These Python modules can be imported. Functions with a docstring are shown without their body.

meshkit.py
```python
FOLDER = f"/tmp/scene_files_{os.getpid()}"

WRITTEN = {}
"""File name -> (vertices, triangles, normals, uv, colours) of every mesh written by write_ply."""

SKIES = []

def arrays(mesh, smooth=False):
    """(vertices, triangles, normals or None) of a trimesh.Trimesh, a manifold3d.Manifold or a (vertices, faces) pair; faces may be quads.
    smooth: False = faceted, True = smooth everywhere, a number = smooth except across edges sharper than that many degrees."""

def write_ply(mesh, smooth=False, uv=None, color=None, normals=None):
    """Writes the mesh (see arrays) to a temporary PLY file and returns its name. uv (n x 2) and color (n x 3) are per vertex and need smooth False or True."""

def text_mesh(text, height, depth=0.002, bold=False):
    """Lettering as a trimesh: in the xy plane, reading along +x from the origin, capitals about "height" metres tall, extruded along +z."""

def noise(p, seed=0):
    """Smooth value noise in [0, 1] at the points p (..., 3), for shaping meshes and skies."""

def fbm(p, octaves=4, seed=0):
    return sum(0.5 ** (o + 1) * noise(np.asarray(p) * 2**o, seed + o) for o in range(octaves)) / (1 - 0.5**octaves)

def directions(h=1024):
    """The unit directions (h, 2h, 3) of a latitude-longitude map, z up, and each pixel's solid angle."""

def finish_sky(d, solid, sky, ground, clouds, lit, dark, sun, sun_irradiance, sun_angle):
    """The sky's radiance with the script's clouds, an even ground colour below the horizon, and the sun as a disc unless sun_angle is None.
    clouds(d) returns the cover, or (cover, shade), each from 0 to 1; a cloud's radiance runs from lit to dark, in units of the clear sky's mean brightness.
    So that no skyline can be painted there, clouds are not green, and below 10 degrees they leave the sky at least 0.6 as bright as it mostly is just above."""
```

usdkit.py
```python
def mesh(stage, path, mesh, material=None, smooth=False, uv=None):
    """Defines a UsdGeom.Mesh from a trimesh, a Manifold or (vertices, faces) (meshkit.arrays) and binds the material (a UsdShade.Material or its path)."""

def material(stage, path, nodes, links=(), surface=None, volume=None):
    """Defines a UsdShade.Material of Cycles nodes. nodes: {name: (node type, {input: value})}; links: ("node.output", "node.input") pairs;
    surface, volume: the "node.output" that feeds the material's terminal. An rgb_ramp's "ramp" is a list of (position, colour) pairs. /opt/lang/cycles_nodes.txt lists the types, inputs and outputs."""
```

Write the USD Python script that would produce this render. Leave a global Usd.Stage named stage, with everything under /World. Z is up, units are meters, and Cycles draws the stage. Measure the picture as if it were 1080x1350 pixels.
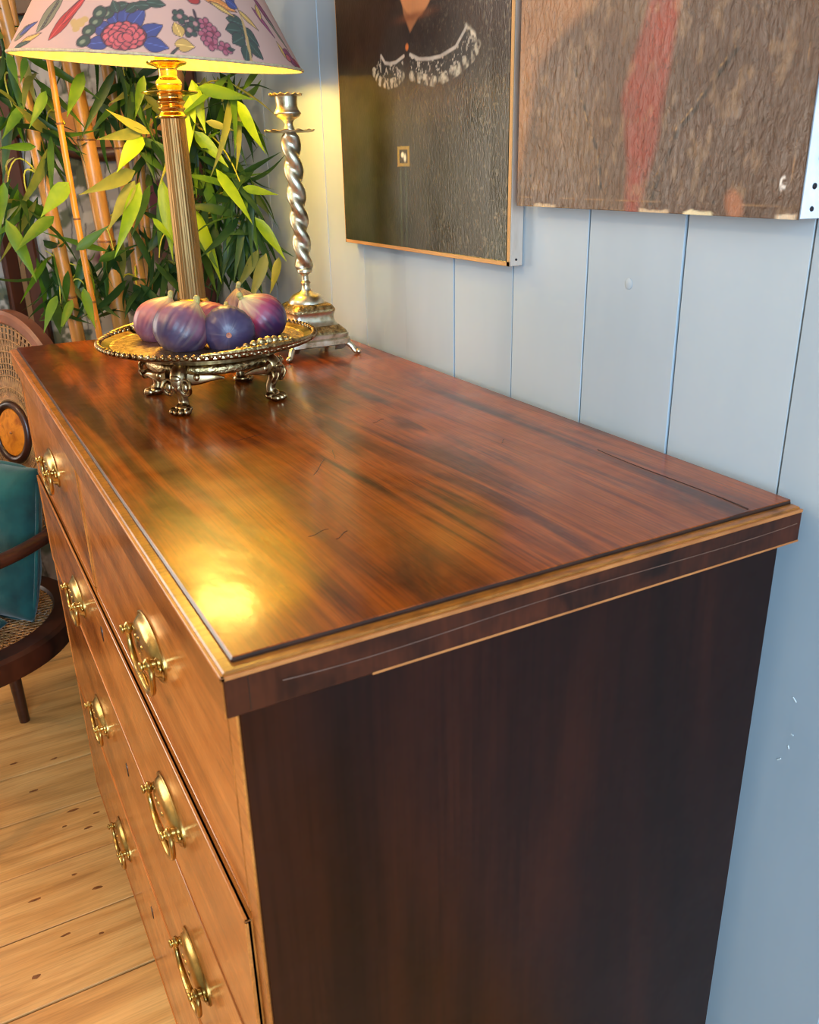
import math, random
import numpy as np, trimesh, manifold3d, usdkit, meshkit
from pxr import Usd, UsdGeom, UsdLux, UsdShade, Sdf, Gf, Vt

stage = Usd.Stage.CreateInMemory()
UsdGeom.SetStageUpAxis(stage, UsdGeom.Tokens.z)
UsdGeom.SetStageMetersPerUnit(stage, 1.0)
UsdGeom.Xform.Define(stage, '/World')
stage.SetDefaultPrim(stage.GetPrimAtPath('/World'))
rng = np.random.default_rng(11)
random.seed(11)
PI = math.pi

# ------------------------------------------------------------------ camera
cam = UsdGeom.Camera.Define(stage, '/World/camera')
RGT = np.array([0.87522177, -0.48326749, -0.02096159])
DWN = np.array([-0.198067, -0.31850101, -0.92699869])
FWD = np.array([0.44131204, 0.81548123, -0.37447837])
CP = np.array([-0.655282, -0.466105, 1.342243])
cm = np.eye(4)
cm[0, :3], cm[1, :3], cm[2, :3], cm[3, :3] = RGT, -DWN, -FWD, CP
cam.AddTransformOp().Set(Gf.Matrix4d(*cm.ravel().tolist()))
cam.CreateHorizontalApertureAttr(36.0)
cam.CreateVerticalApertureAttr(45.0)
cam.CreateFocalLengthAttr(1142.15 / 1080 * 36.0)
cam.CreateClippingRangeAttr(Gf.Vec2f(0.02, 60))
cam.CreateFStopAttr(15.0)
cam.CreateFocusDistanceAttr(1.15)
cam.CreateExposureAttr(0.0)

# ------------------------------------------------------------------ lights
BULB = (-0.259, 1.05, 1.575)


def xf_look(prim, pos, target):
    pos, target = np.array(pos, float), np.array(target, float)
    f = target - pos
    f /= np.linalg.norm(f)
    up = np.array([0, 0, 1.0]) if abs(f[2]) < 0.95 else np.array([0, 1.0, 0])
    r = np.cross(f, up)
    r /= np.linalg.norm(r)
    u_ = np.cross(r, f)
    m = np.eye(4)
    m[0, :3], m[1, :3], m[2, :3], m[3, :3] = r, u_, -f, pos
    UsdGeom.Xformable(prim).AddTransformOp().Set(Gf.Matrix4d(*m.ravel().tolist()))


def rect_light(name, pos, target, w, h, inten, color):
    l = UsdLux.RectLight.Define(stage, '/World/' + name)
    l.CreateWidthAttr(w)
    l.CreateHeightAttr(h)
    l.CreateIntensityAttr(inten)
    l.CreateColorAttr(Gf.Vec3f(*color))
    xf_look(l, pos, target)
    return l


def sphere_light(name, pos, r, inten, color):
    l = UsdLux.SphereLight.Define(stage, '/World/' + name)
    l.CreateRadiusAttr(r)
    l.CreateIntensityAttr(inten)
    l.CreateColorAttr(Gf.Vec3f(*color))
    UsdGeom.Xformable(l).AddTranslateOp().Set(Gf.Vec3d(*pos))
    return l


# daylight through the window of the wall behind the viewer, and the room's warm lamps
rect_light('window_daylight', (-1.35, -2.36, 1.6), (-1.1, 0, 1.1), 1.3, 1.5, 21.0, (0.52, 0.76, 1.0))
rect_light('far_window_daylight', (-2.0, 2.33, 1.55), (-2.0, 0, 1.55), 1.15, 1.35, 8.0, (1.0, 0.88, 0.74))
sphere_light('ceiling_lamp_light', (-1.75, 0.75, 2.2), 0.10, 98.0, (1.0, 0.68, 0.38))
sphere_light('table_lamp_light', BULB, 0.055, 65.0, (1.0, 0.71, 0.15))
dome = UsdLux.DomeLight.Define(stage, '/World/sky')
dome.CreateIntensityAttr(0.25)
dome.CreateColorAttr(Gf.Vec3f(0.7, 0.85, 1.0))

# ------------------------------------------------------------------ helpers
_names = set()


def path_for(name, parent):
    base = (str(parent) if parent is not None else '/World') + '/' + name
    p, k = base, 0
    while p in _names:
        k += 1
        p = '%s_%03d' % (base, k)
    _names.add(p)
    return p


def tag(prim, label=None, cat=None, group=None, kind=None):
    for k, v in (('label', label), ('category', cat), ('group', group), ('kind', kind)):
        if v:
            prim.SetCustomDataByKey(k, v)
    return prim


def thing(name, label=None, cat=None, loc=(0, 0, 0), group=None, kind=None, rotz=0.0):
    p = path_for(name, None)
    x = UsdGeom.Xform.Define(stage, p)
    x.AddTranslateOp().Set(Gf.Vec3d(*map(float, loc)))
    if rotz:
        x.AddRotateZOp().Set(float(rotz))
    tag(x.GetPrim(), label, cat, group, kind)
    return p


def obj(name, mesh, mat, parent=None, smooth=35, label=None, kind=None, col=None, loc=None):
    p = path_for(name, parent)
    if col is not None:
        smooth = True
    m = usdkit.mesh(stage, p, mesh, mat, smooth=smooth)
    if col is not None:
        UsdGeom.PrimvarsAPI(m).CreatePrimvar('col', Sdf.ValueTypeNames.Color3fArray, 'vertex').Set(
            Vt.Vec3fArray.FromNumpy(np.asarray(col, np.float32)))
    if loc is not None:
        m.AddTranslateOp().Set(Gf.Vec3d(*map(float, loc)))
    tag(m.GetPrim(), label, None, None, kind)
    return p


def cat_(*ms):
    return trimesh.util.concatenate([m for m in ms])


def to_tm(man):
    m = man.to_mesh()
    return trimesh.Trimesh(m.vert_properties[:, :3], m.tri_verts, process=False)


def bx(x0, x1, y0, y1, z0, z1, c=0.0015):
    """Box with chamfered edges."""
    lo, hi = np.array([x0, y0, z0], float), np.array([x1, y1, z1], float)
    c = min(c, 0.45 * (hi - lo).min())
    pts = []
    for sx in (0, 1):
        for sy in (0, 1):
            for sz in (0, 1):
                s = np.array([sx, sy, sz])
                corner = np.where(s, hi, lo)
                inn = np.where(s, -c, c)
                for k in range(3):
                    d = inn.copy()
                    d[k] = 0
                    pts.append(corner + d)
    return trimesh.convex.convex_hull(np.array(pts))


def hull(pts):
    return trimesh.convex.convex_hull(np.asarray(pts, float))


def lathe(prof, n=48, ribs=0, rib_amp=0.0, rib_range=None):
    """prof: list of (r, z) from bottom to top; closed at both ends."""
    prof = np.asarray(prof, float)
    t = np.linspace(0, 2 * PI, n, endpoint=False)
    R = np.repeat(prof[:, :1], n, 1)
    if ribs:
        w = 1 - rib_amp * (0.5 + 0.5 * np.cos(ribs * t)) ** 1.0
        sel = (prof[:, 1] >= rib_range[0]) & (prof[:, 1] <= rib_range[1])
        R[sel] *= w
    Zc = np.repeat(prof[:, 1:2], n, 1)
    V = np.stack([R * np.cos(t), R * np.sin(t), Zc], -1).reshape(-1, 3)
    F = []
    k = len(prof)
    i = np.arange(n)
    j = (i + 1) % n
    for a in range(k - 1):
        F.append(np.stack([a * n + i, a * n + j, (a + 1) * n + j], 1))
        F.append(np.stack([a * n + i, (a + 1) * n + j, (a + 1) * n + i], 1))
    V = np.vstack([V, [0, 0, prof[0, 1]], [0, 0, prof[-1, 1]]])
    b, tp = len(V) - 2, len(V) - 1
    F.append(np.stack([np.full(n, b), j, i], 1))
    F.append(np.stack([np.full(n, tp), (k - 1) * n + i, (k - 1) * n + j], 1))
    return trimesh.Trimesh(V, np.vstack(F), process=False)


def smooth_prof(prof, n=6):
    from scipy.interpolate import PchipInterpolator
    prof = np.asarray(prof, float)
    s = np.arange(len(prof))
    q = np.linspace(0, len(prof) - 1, (len(prof) - 1) * n + 1)
    return np.stack([PchipInterpolator(s, prof[:, 0])(q), PchipInterpolator(s, prof[:, 1])(q)], 1)


def tube(path, rad, n=10, closed=False, flat=None):
    """Swept tube; rad scalar or per point; flat=(a,b) scales the two section axes."""
    P = np.asarray(path, float)
    m = len(P)
    rad = np.broadcast_to(np.asarray(rad, float), (m,))
    if closed:
        T = np.roll(P, -1, 0) - np.roll(P, 1, 0)
    else:
        T = np.gradient(P, axis=0)
    T /= np.linalg.norm(T, axis=1, keepdims=True) + 1e-12
    ref = np.array([0, 0, 1.0]) if abs(T[0, 2]) < 0.9 else np.array([1.0, 0, 0])
    N = np.cross(T[0], ref)
    N /= np.linalg.norm(N)
    V = []
    t = np.linspace(0, 2 * PI, n, endpoint=False)
    fa, fb = flat or (1, 1)
    for k in range(m):
        N = N - T[k] * (N @ T[k])
        N /= np.linalg.norm(N)
        B = np.cross(T[k], N)
        V.append(P[k] + rad[k] * (fa * np.cos(t)[:, None] * N + fb * np.sin(t)[:, None] * B))
    V = np.vstack(V)
    i = np.arange(n)
    j = (i + 1) % n
    F = []
    for a in range(m if closed else m - 1):
        b = (a + 1) % m
        F.append(np.stack([a * n + i, a * n + j, b * n + j], 1))
        F.append(np.stack([a * n + i, b * n + j, b * n + i], 1))
    if not closed:
        V = np.vstack([V, P[0], P[-1]])
        F.append(np.stack([np.full(n, len(V) - 2), j, i], 1))
        F.append(np.stack([np.full(n, len(V) - 1), (m - 1) * n + i, (m - 1) * n + j], 1))
    return trimesh.Trimesh(V, np.vstack(F), process=False)


def spline(pts, n=24):
    from scipy.interpolate import CubicSpline
    pts = np.asarray(pts, float)
    d = np.r_[0, np.cumsum(np.linalg.norm(np.diff(pts, axis=0), axis=1))]
    return CubicSpline(d, pts)(np.linspace(0, d[-1], n))


def ball(c, r, sub=2, scale=(1, 1, 1)):
    s = trimesh.creation.icosphere(sub, 1.0)
    s.apply_scale(np.array(scale) * r)
    s.apply_translation(c)
    return s


def moved(m, t=(0, 0, 0), rz=0.0, R=None):
    m = m.copy()
    if R is not None:
        M = np.eye(4)
        M[:3, :3] = R
        m.apply_transform(M)
    if rz:
        m.apply_transform(trimesh.transformations.rotation_matrix(rz, [0, 0, 1]))
    m.apply_translation(t)
    return m


def grid_sheet(nu, nv, fn):
    """fn(u, v) with u, v in [0,1] -> points; returns verts, quad->tri faces."""
    u, v = np.meshgrid(np.linspace(0, 1, nu), np.linspace(0, 1, nv), indexing='ij')
    V = fn(u, v).reshape(-1, 3)
    a = (np.arange(nu - 1)[:, None] * nv + np.arange(nv - 1)).ravel()
    F = np.vstack([np.stack([a, a + nv, a + nv + 1], 1), np.stack([a, a + nv + 1, a + 1], 1)])
    return V, F


def lin(*c):
    c = np.asarray(c if len(c) > 1 else c[0], float) / 255.0
    return np.where(c <= 0.04045, c / 12.92, ((c + 0.055) / 1.055) ** 2.4)


# ------------------------------------------------------------------ materials
LK = '/World/Looks/'
UsdGeom.Scope.Define(stage, '/World/Looks')


def surf(name, stops, scale=(5, 5, 5), nscale=1.0, detail=5, rough=0.5, metal=0.0, dist=0.0, bump=0.0, bscale=80.0,
         bstretch=(1, 1, 1), rough_var=0.0, coat=0.0, coat_rough=0.05, sheen=0.0, spec=0.5, world=False, fine=None, bdist=0.002,
         rand=0.0, sss=0.0, aniso=0.0):
    """Principled surface whose colour is a stretched noise through a ramp; stops: [(pos, sRGB)]; fine=(scale xyz, strength)."""
    coord = ('geometry', {}) if world else ('texture_coordinate', {})
    out = 'tc.position' if world else 'tc.object'
    nodes = {'tc': coord,
             'mp': ('mapping', {'scale': tuple(scale)}),
             'n': ('noise_texture', {'scale': nscale, 'detail': float(detail), 'distortion': dist, 'roughness': 0.55}),
             'r': ('rgb_ramp', {'ramp': [(p, tuple(lin(c))) for p, c in stops]}),
             'p': ('principled_bsdf', {'roughness': rough, 'metallic': metal, 'coat_weight': coat, 'coat_roughness': coat_rough,
                                       'sheen_weight': sheen, 'specular_ior_level': spec, 'subsurface_weight': sss, 'anisotropic': aniso})}
    links = [(out, 'mp.vector'), ('mp.vector', 'n.vector'), ('n.fac', 'r.fac')]
    c = 'r.color'
    if rand:
        nodes['oi'] = ('object_info', {})
        nodes['rv'] = ('map_range', {'from_min': 0.0, 'from_max': 1.0, 'to_min': 1 - rand, 'to_max': 1 + rand})
        nodes['hs'] = ('hsv', {})
        links += [('oi.random', 'rv.value'), ('rv.result', 'hs.value'), (c, 'hs.color')]
        c = 'hs.color'
        # shift the pattern from piece to piece
        nodes['of'] = ('vector_math', {'math_type': 'multiply_add', 'vector2': (13.0, 7.0, 9.0)})
        links = [l for l in links if l != (out, 'mp.vector')]
        links += [('oi.random', 'of.vector1'), (out, 'of.vector3'), ('of.vector', 'mp.vector')]
    if fine:
        nodes['mf'] = ('mapping', {'scale': tuple(fine[0])})
        nodes['nf'] = ('noise_texture', {'scale': 1.0, 'detail': 3.0})
        nodes['rf'] = ('rgb_ramp', {'ramp': [(0.32, (1 - fine[1],) * 3), (0.58, (1, 1, 1))]})
        nodes['mx'] = ('mix_color', {'blend_type': 'multiply', 'fac': 1.0})
        links += [(out, 'mf.vector'), ('mf.vector', 'nf.vector'), ('nf.fac', 'rf.fac'), (c, 'mx.a'), ('rf.color', 'mx.b')]
        c = 'mx.result'
    links.append((c, 'p.base_color'))
    if bump:
        nodes['mb'] = ('mapping', {'scale': tuple(bstretch)})
        nodes['nb'] = ('noise_texture', {'scale': bscale, 'detail': 4.0})
        nodes['b'] = ('bump', {'strength': bump, 'distance': bdist})
        links += [(out, 'mb.vector'), ('mb.vector', 'nb.vector'), ('nb.fac', 'b.height'), ('b.normal', 'p.normal')]
        if coat:
            links.append(('b.normal', 'p.coat_normal'))
    if rough_var:
        nodes['nr'] = ('noise_texture', {'scale': 14.0, 'detail': 5.0})
        nodes['mr'] = ('map_range', {'from_min': 0.3, 'from_max': 0.7, 'to_min': rough - rough_var, 'to_max': rough + rough_var})
        links += [(out, 'nr.vector'), ('nr.fac', 'mr.value'), ('mr.result', 'p.roughness')]
    return usdkit.material(stage, LK + name, nodes, links, surface='p.BSDF')


def vcol(name, rough=0.5, bump=0.0, bscale=200.0, bstretch=(1, 1, 1), bdist=0.001, spec=0.5, translucent=0.0, coat=0.0, sheen=0.0,
         rough_var=0.0, coat_rough=0.2):
    nodes = {'a': ('attribute', {'attribute': 'col'}), 'tc': ('texture_coordinate', {}),
             'p': ('principled_bsdf', {'roughness': rough, 'specular_ior_level': spec, 'coat_weight': coat, 'coat_roughness': coat_rough, 'sheen_weight': sheen})}
    links = [('a.color', 'p.base_color')]
    if bump:
        nodes['mb'] = ('mapping', {'scale': tuple(bstretch)})
        nodes['nb'] = ('noise_texture', {'scale': bscale, 'detail': 5.0, 'distortion': 0.6})
        nodes['b'] = ('bump', {'strength': bump, 'distance': bdist})
        links += [('tc.object', 'mb.vector'), ('mb.vector', 'nb.vector'), ('nb.fac', 'b.height'), ('b.normal', 'p.normal')]
    if rough_var:
        nodes['nr'] = ('noise_texture', {'scale': 9.0, 'detail': 6.0})
        nodes['mr'] = ('map_range', {'from_min': 0.3, 'from_max': 0.7, 'to_min': rough - rough_var, 'to_max': rough + rough_var})
        links += [('tc.object', 'nr.vector'), ('nr.fac', 'mr.value'), ('mr.result', 'p.roughness')]
    sf = 'p.BSDF'
    if translucent:
        nodes['t'] = ('translucent_bsdf', {})
        nodes['ms'] = ('mix_closure', {'fac': translucent})
        links += [('a.color', 't.color'), ('p.BSDF', 'ms.closure1'), ('t.BSDF', 'ms.closure2')]
        sf = 'ms.closure'
    return usdkit.material(stage, LK + name, nodes, links, surface=sf)


def leaf_mat(name, c0, c1):
    nodes = {'oi': ('object_info', {}), 'tc': ('texture_coordinate', {}), 'n': ('noise_texture', {'scale': 30.0, 'detail': 3.0}),
             'ad': ('math', {'math_type': 'multiply_add', 'value2': 0.45}),
             'r': ('rgb_ramp', {'ramp': [(0.25, tuple(lin(c0))), (0.85, tuple(lin(c1)))]}),
             'p': ('principled_bsdf', {'roughness': 0.42, 'specular_ior_level': 0.4}), 't': ('translucent_bsdf', {}),
             'hs': ('hsv', {'hue': 0.485, 'saturation': 1.15, 'value': 1.2}), 'ms': ('mix_closure', {'fac': 0.42})}
    links = [('oi.random', 'ad.value1'), ('tc.object', 'n.vector'), ('n.fac', 'ad.value3'), ('ad.value', 'r.fac'), ('r.color', 'p.base_color'),
             ('r.color', 'hs.color'), ('hs.color', 't.color'), ('p.BSDF', 'ms.closure1'), ('t.BSDF', 'ms.closure2')]
    return usdkit.material(stage, LK + name, nodes, links, surface='ms.closure')


MAHOG = [(0.26, (36, 12, 3)), (0.40, (78, 28, 3)), (0.50, (130, 57, 4)), (0.58, (148, 70, 6)), (0.68, (92, 34, 4)), (0.86, (54, 20, 6))]
M = {}
M['top'] = surf('mahogany_top', MAHOG, scale=(11, 1.25, 11), nscale=1.0, detail=7, dist=2.2, coat=0.22, coat_rough=0.11, rough=0.28, rough_var=0.06, fine=((420, 9, 420), 0.42),
                bump=0.14, bscale=24, bstretch=(1, 0.5, 1), bdist=0.004, spec=0.34)
M['band'] = surf('mahogany_band', [(0.3, (30, 12, 7)), (0.55, (72, 32, 16)), (0.8, (44, 18, 10))], scale=(16, 9, 16), rough=0.34, dist=0.6, detail=6,
                 fine=((200, 200, 30), 0.3), bump=0.1, bscale=60, spec=0.25)
M['cross'] = surf('satinwood_crossband', [(0.3, (116, 66, 18)), (0.6, (164, 100, 34)), (0.8, (130, 74, 24))], scale=(25, 25, 25), rough=0.25, detail=5,
                  fine=((60, 260, 60), 0.4), bump=0.08, bscale=40)
M['string'] = surf('boxwood_stringing', [(0.3, (150, 86, 40)), (0.7, (186, 118, 62))], scale=(30, 30, 30), rough=0.35)
M['scratch'] = surf('pale_scratch', [(0.3, (84, 56, 44)), (0.7, (116, 84, 68))], scale=(40, 40, 40), rough=0.5)
M['edge'] = surf('dark_edge', [(0.3, (26, 12, 7)), (0.7, (52, 24, 12))], scale=(40, 40, 40), rough=0.3)
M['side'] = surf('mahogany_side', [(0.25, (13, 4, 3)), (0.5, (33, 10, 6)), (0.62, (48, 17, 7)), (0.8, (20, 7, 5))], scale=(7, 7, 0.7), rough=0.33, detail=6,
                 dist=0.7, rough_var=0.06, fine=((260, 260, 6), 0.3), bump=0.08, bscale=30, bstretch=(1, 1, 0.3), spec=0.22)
M['front'] = surf('mahogany_drawer', [(0.25, (112, 58, 22)), (0.5, (176, 104, 44)), (0.62, (196, 122, 58)), (0.82, (140, 76, 30))], scale=(14, 1.3, 9), detail=6,
                  dist=1.3, rough=0.19, rough_var=0.04, fine=((420, 8, 300), 0.22), bump=0.05, bscale=26, bstretch=(1, 0.6, 1), spec=0.55, rand=0.08)
M['brass'] = surf('aged_brass', [(0.3, (128, 100, 50)), (0.55, (184, 152, 88)), (0.8, (206, 176, 110))], scale=(40, 40, 40), rough=0.27, metal=1.0, rough_var=0.08,
                  bump=0.06, bscale=180)
M['lampbrass'] = surf('polished_brass', [(0.3, (196, 148, 66)), (0.7, (236, 190, 104))], scale=(20, 20, 20), rough=0.2, metal=1.0)
M['lampcol'] = surf('reeded_brass_column', [(0.3, (128, 100, 62)), (0.7, (162, 130, 86))], scale=(20, 20, 4), rough=0.46, metal=1.0)
M['silver'] = surf('worn_silver_plate', [(0.28, (128, 106, 72)), (0.45, (196, 182, 152)), (0.7, (224, 218, 200))], scale=(60, 60, 60), rough=0.36, metal=1.0, detail=6,
                   rough_var=0.1, bump=0.15, bscale=160)
M['dish'] = surf('tarnished_silver_dish', [(0.28, (84, 54, 28)), (0.45, (148, 118, 78)), (0.7, (196, 176, 140))], scale=(45, 45, 45), rough=0.25, metal=1.0, detail=6,
                 rough_var=0.08, bump=0.1, bscale=150)
M['chased'] = surf('chased_silver', [(0.3, (104, 78, 46)), (0.5, (168, 144, 100)), (0.7, (212, 190, 142))], scale=(160, 160, 160), rough=0.3, metal=1.0,
                   bump=0.6, bscale=230, bdist=0.003)
M['chairwood'] = surf('dark_chair_wood', [(0.3, (34, 15, 9)), (0.6, (66, 31, 18)), (0.8, (46, 21, 12))], scale=(12, 12, 12), rough=0.3, dist=0.8, detail=5, spec=0.5)
M['backwood'] = surf('red_chair_frame', [(0.3, (96, 50, 34)), (0.7, (138, 82, 56))], scale=(12, 12, 12), rough=0.32, detail=5)
M['cane'] = surf('woven_cane', [(0.3, (120, 78, 40)), (0.7, (176, 126, 72))], scale=(60, 60, 60), rough=0.5, rand=0.0)
M['medal'] = surf('marquetry_medallion', [(0.3, (150, 74, 14)), (0.55, (206, 118, 26)), (0.75, (122, 56, 12))], scale=(30, 30, 30), rough=0.25, detail=5, dist=1.0)
M['velvet'] = surf('teal_velvet', [(0.3, (5, 42, 44)), (0.7, (12, 74, 72))], scale=(14, 14, 14), rough=0.8, sheen=0.25, spec=0.2, bump=0.15, bscale=240)
M['floor'] = surf('waxed_pine', [(0.2, (150, 92, 42)), (0.45, (205, 146, 80)), (0.6, (222, 166, 98)), (0.8, (188, 126, 64))], scale=(1.6, 16, 16), detail=6, dist=1.2,
                  rough=0.42, rough_var=0.08, fine=((7, 260, 260), 0.18), bump=0.12, bscale=18, bstretch=(0.3, 1, 1), rand=0.09)
M['knot'] = surf('pine_knot', [(0.3, (98, 54, 22)), (0.7, (146, 88, 42))], scale=(80, 80, 80), rough=0.45)
M['gap'] = surf('floor_gap_dark', [(0.3, (28, 16, 9)), (0.7, (44, 26, 15))], scale=(10, 10, 10), rough=0.9)
M['wall'] = surf('blue_wall_paint', [(0.25, (148, 163, 174)), (0.5, (160, 174, 184)), (0.75, (166, 179, 187))], scale=(4, 4, 1.2), detail=5, rough=0.42,
                 bump=0.16, bscale=14, bstretch=(1, 1, 0.35), bdist=0.004, rand=0.006, spec=0.4)
M['wallgap'] = surf('board_joint_shadow', [(0.3, (40, 42, 44)), (0.7, (60, 62, 64))], scale=(10, 10, 10), rough=0.9)
M['wornpaint'] = surf('chipped_pale_paint', [(0.3, (190, 202, 205)), (0.7, (214, 222, 222))], scale=(30, 30, 30), rough=0.5)
M['backwall'] = surf('peach_wall_paint', [(0.3, (196, 168, 132)), (0.7, (210, 182, 146))], scale=(3, 3, 3), rough=0.7)
M['plainwall'] = surf('plain_room_wall', [(0.3, (150, 156, 152)), (0.7, (160, 166, 162))], scale=(3, 3, 3), rough=0.7)
M['ceiling'] = surf('white_ceiling', [(0.3, (214, 208, 198)), (0.7, (222, 216, 206))], scale=(3, 3, 3), rough=0.8)
M['white'] = surf('white_gloss', [(0.3, (214, 214, 210)), (0.7, (226, 226, 222))], scale=(3, 3, 3), rough=0.4)
M['pine'] = surf('raw_pine_stretcher', [(0.3, (170, 120, 66)), (0.7, (208, 160, 100))], scale=(20, 3, 3), rough=0.6, detail=5)
M['rawside'] = surf('bare_stretcher_side', [(0.3, (166, 144, 126)), (0.7, (206, 186, 170))], scale=(40, 40, 10), rough=0.7, detail=5)
M['tape'] = surf('white_canvas_edge', [(0.25, (198, 204, 222)), (0.7, (232, 234, 240))], scale=(60, 60, 30), rough=0.6, bump=0.3, bscale=90)
M['iron'] = surf('iron_tack', [(0.3, (24, 22, 26)), (0.7, (48, 44, 48))], scale=(60, 60, 60), rough=0.5, metal=0.6)
M['canvas1'] = vcol('painted_canvas_dark', rough=0.30, bump=0.22, bscale=260, bstretch=(1, 1, 0.5), bdist=0.0015, spec=0.5, rough_var=0.08)
M['canvas2'] = vcol('painted_canvas_cracked', rough=0.36, bump=0.6, bscale=110, bstretch=(1, 1.5, 0.7), bdist=0.003, spec=0.5, rough_var=0.08)
M['shade'] = vcol('printed_shade_linen', rough=0.85, bump=0.2, bscale=900, spec=0.15, translucent=0.12)
M['lining'] = surf('shade_lining', [(0.3, (232, 204, 130)), (0.7, (244, 220, 150))], scale=(60, 60, 60), rough=0.8, spec=0.1)
M['braid'] = surf('shade_braid', [(0.3, (170, 150, 120)), (0.7, (206, 186, 150))], scale=(200, 200, 200), rough=0.8)
M['bulb'] = usdkit.material(stage, LK + 'lit_bulb', {'e': ('emission', {'color': (1.0, 0.62, 0.22), 'strength': 30.0})}, [], surface='e.emission')
M['canewarm'] = surf('bamboo_cane', [(0.3, (150, 96, 38)), (0.55, (196, 136, 62)), (0.8, (166, 104, 42))], scale=(30, 30, 3), rough=0.33, detail=5, rand=0.12)
M['caneorange'] = surf('slim_orange_cane', [(0.3, (190, 112, 26)), (0.7, (222, 146, 44))], scale=(30, 30, 3), rough=0.35)
M['node'] = surf('bamboo_node', [(0.3, (96, 58, 24)), (0.7, (132, 84, 36))], scale=(60, 60, 60), rough=0.5)
M['twig'] = surf('green_twig', [(0.3, (150, 146, 30)), (0.7, (188, 178, 50))], scale=(30, 30, 30), rough=0.5)
M['leafA'] = leaf_mat('leaf_green', (34, 68, 18), (86, 122, 34))
M['leafB'] = leaf_mat('leaf_dark', (20, 46, 22), (52, 82, 38))
M['leafC'] = leaf_mat('leaf_bright', (96, 138, 16), (150, 178, 34))
M['leafD'] = leaf_mat('leaf_olive', (84, 98, 40), (140, 142, 68))
M['pot'] = surf('glazed_pot', [(0.3, (52, 56, 60)), (0.7, (76, 80, 84))], scale=(10, 10, 10), rough=0.3)
M['soil'] = surf('soil', [(0.3, (34, 24, 16)), (0.7, (62, 46, 32))], scale=(60, 60, 60), rough=0.95, bump=1.0, bscale=120)
M['screenwood'] = surf('dark_screen_wood', [(0.3, (48, 20, 9)), (0.6, (84, 38, 16)), (0.8, (60, 26, 11))], scale=(14, 14, 2), rough=0.35, detail=5)
M['amber'] = surf('amber_wood_panel', [(0.3, (176, 104, 34)), (0.7, (214, 142, 62))], scale=(6, 6, 14), rough=0.4, detail=5)
M['fabric'] = vcol('printed_screen_fabric', rough=0.8, bump=0.2, bscale=500, spec=0.2)
M['figstem'] = surf('fig_stem', [(0.3, (150, 138, 76)), (0.7, (186, 172, 108))], scale=(80, 80, 80), rough=0.6)
M['fig'] = vcol('fig_skin', rough=0.38, bump=0.12, bscale=130, bstretch=(1, 1, 1), bdist=0.002, spec=0.45)
M['ostiole'] = surf('fig_eye', [(0.3, (150, 84, 62)), (0.7, (186, 116, 86))], scale=(200, 200, 200), rough=0.6)

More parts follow.
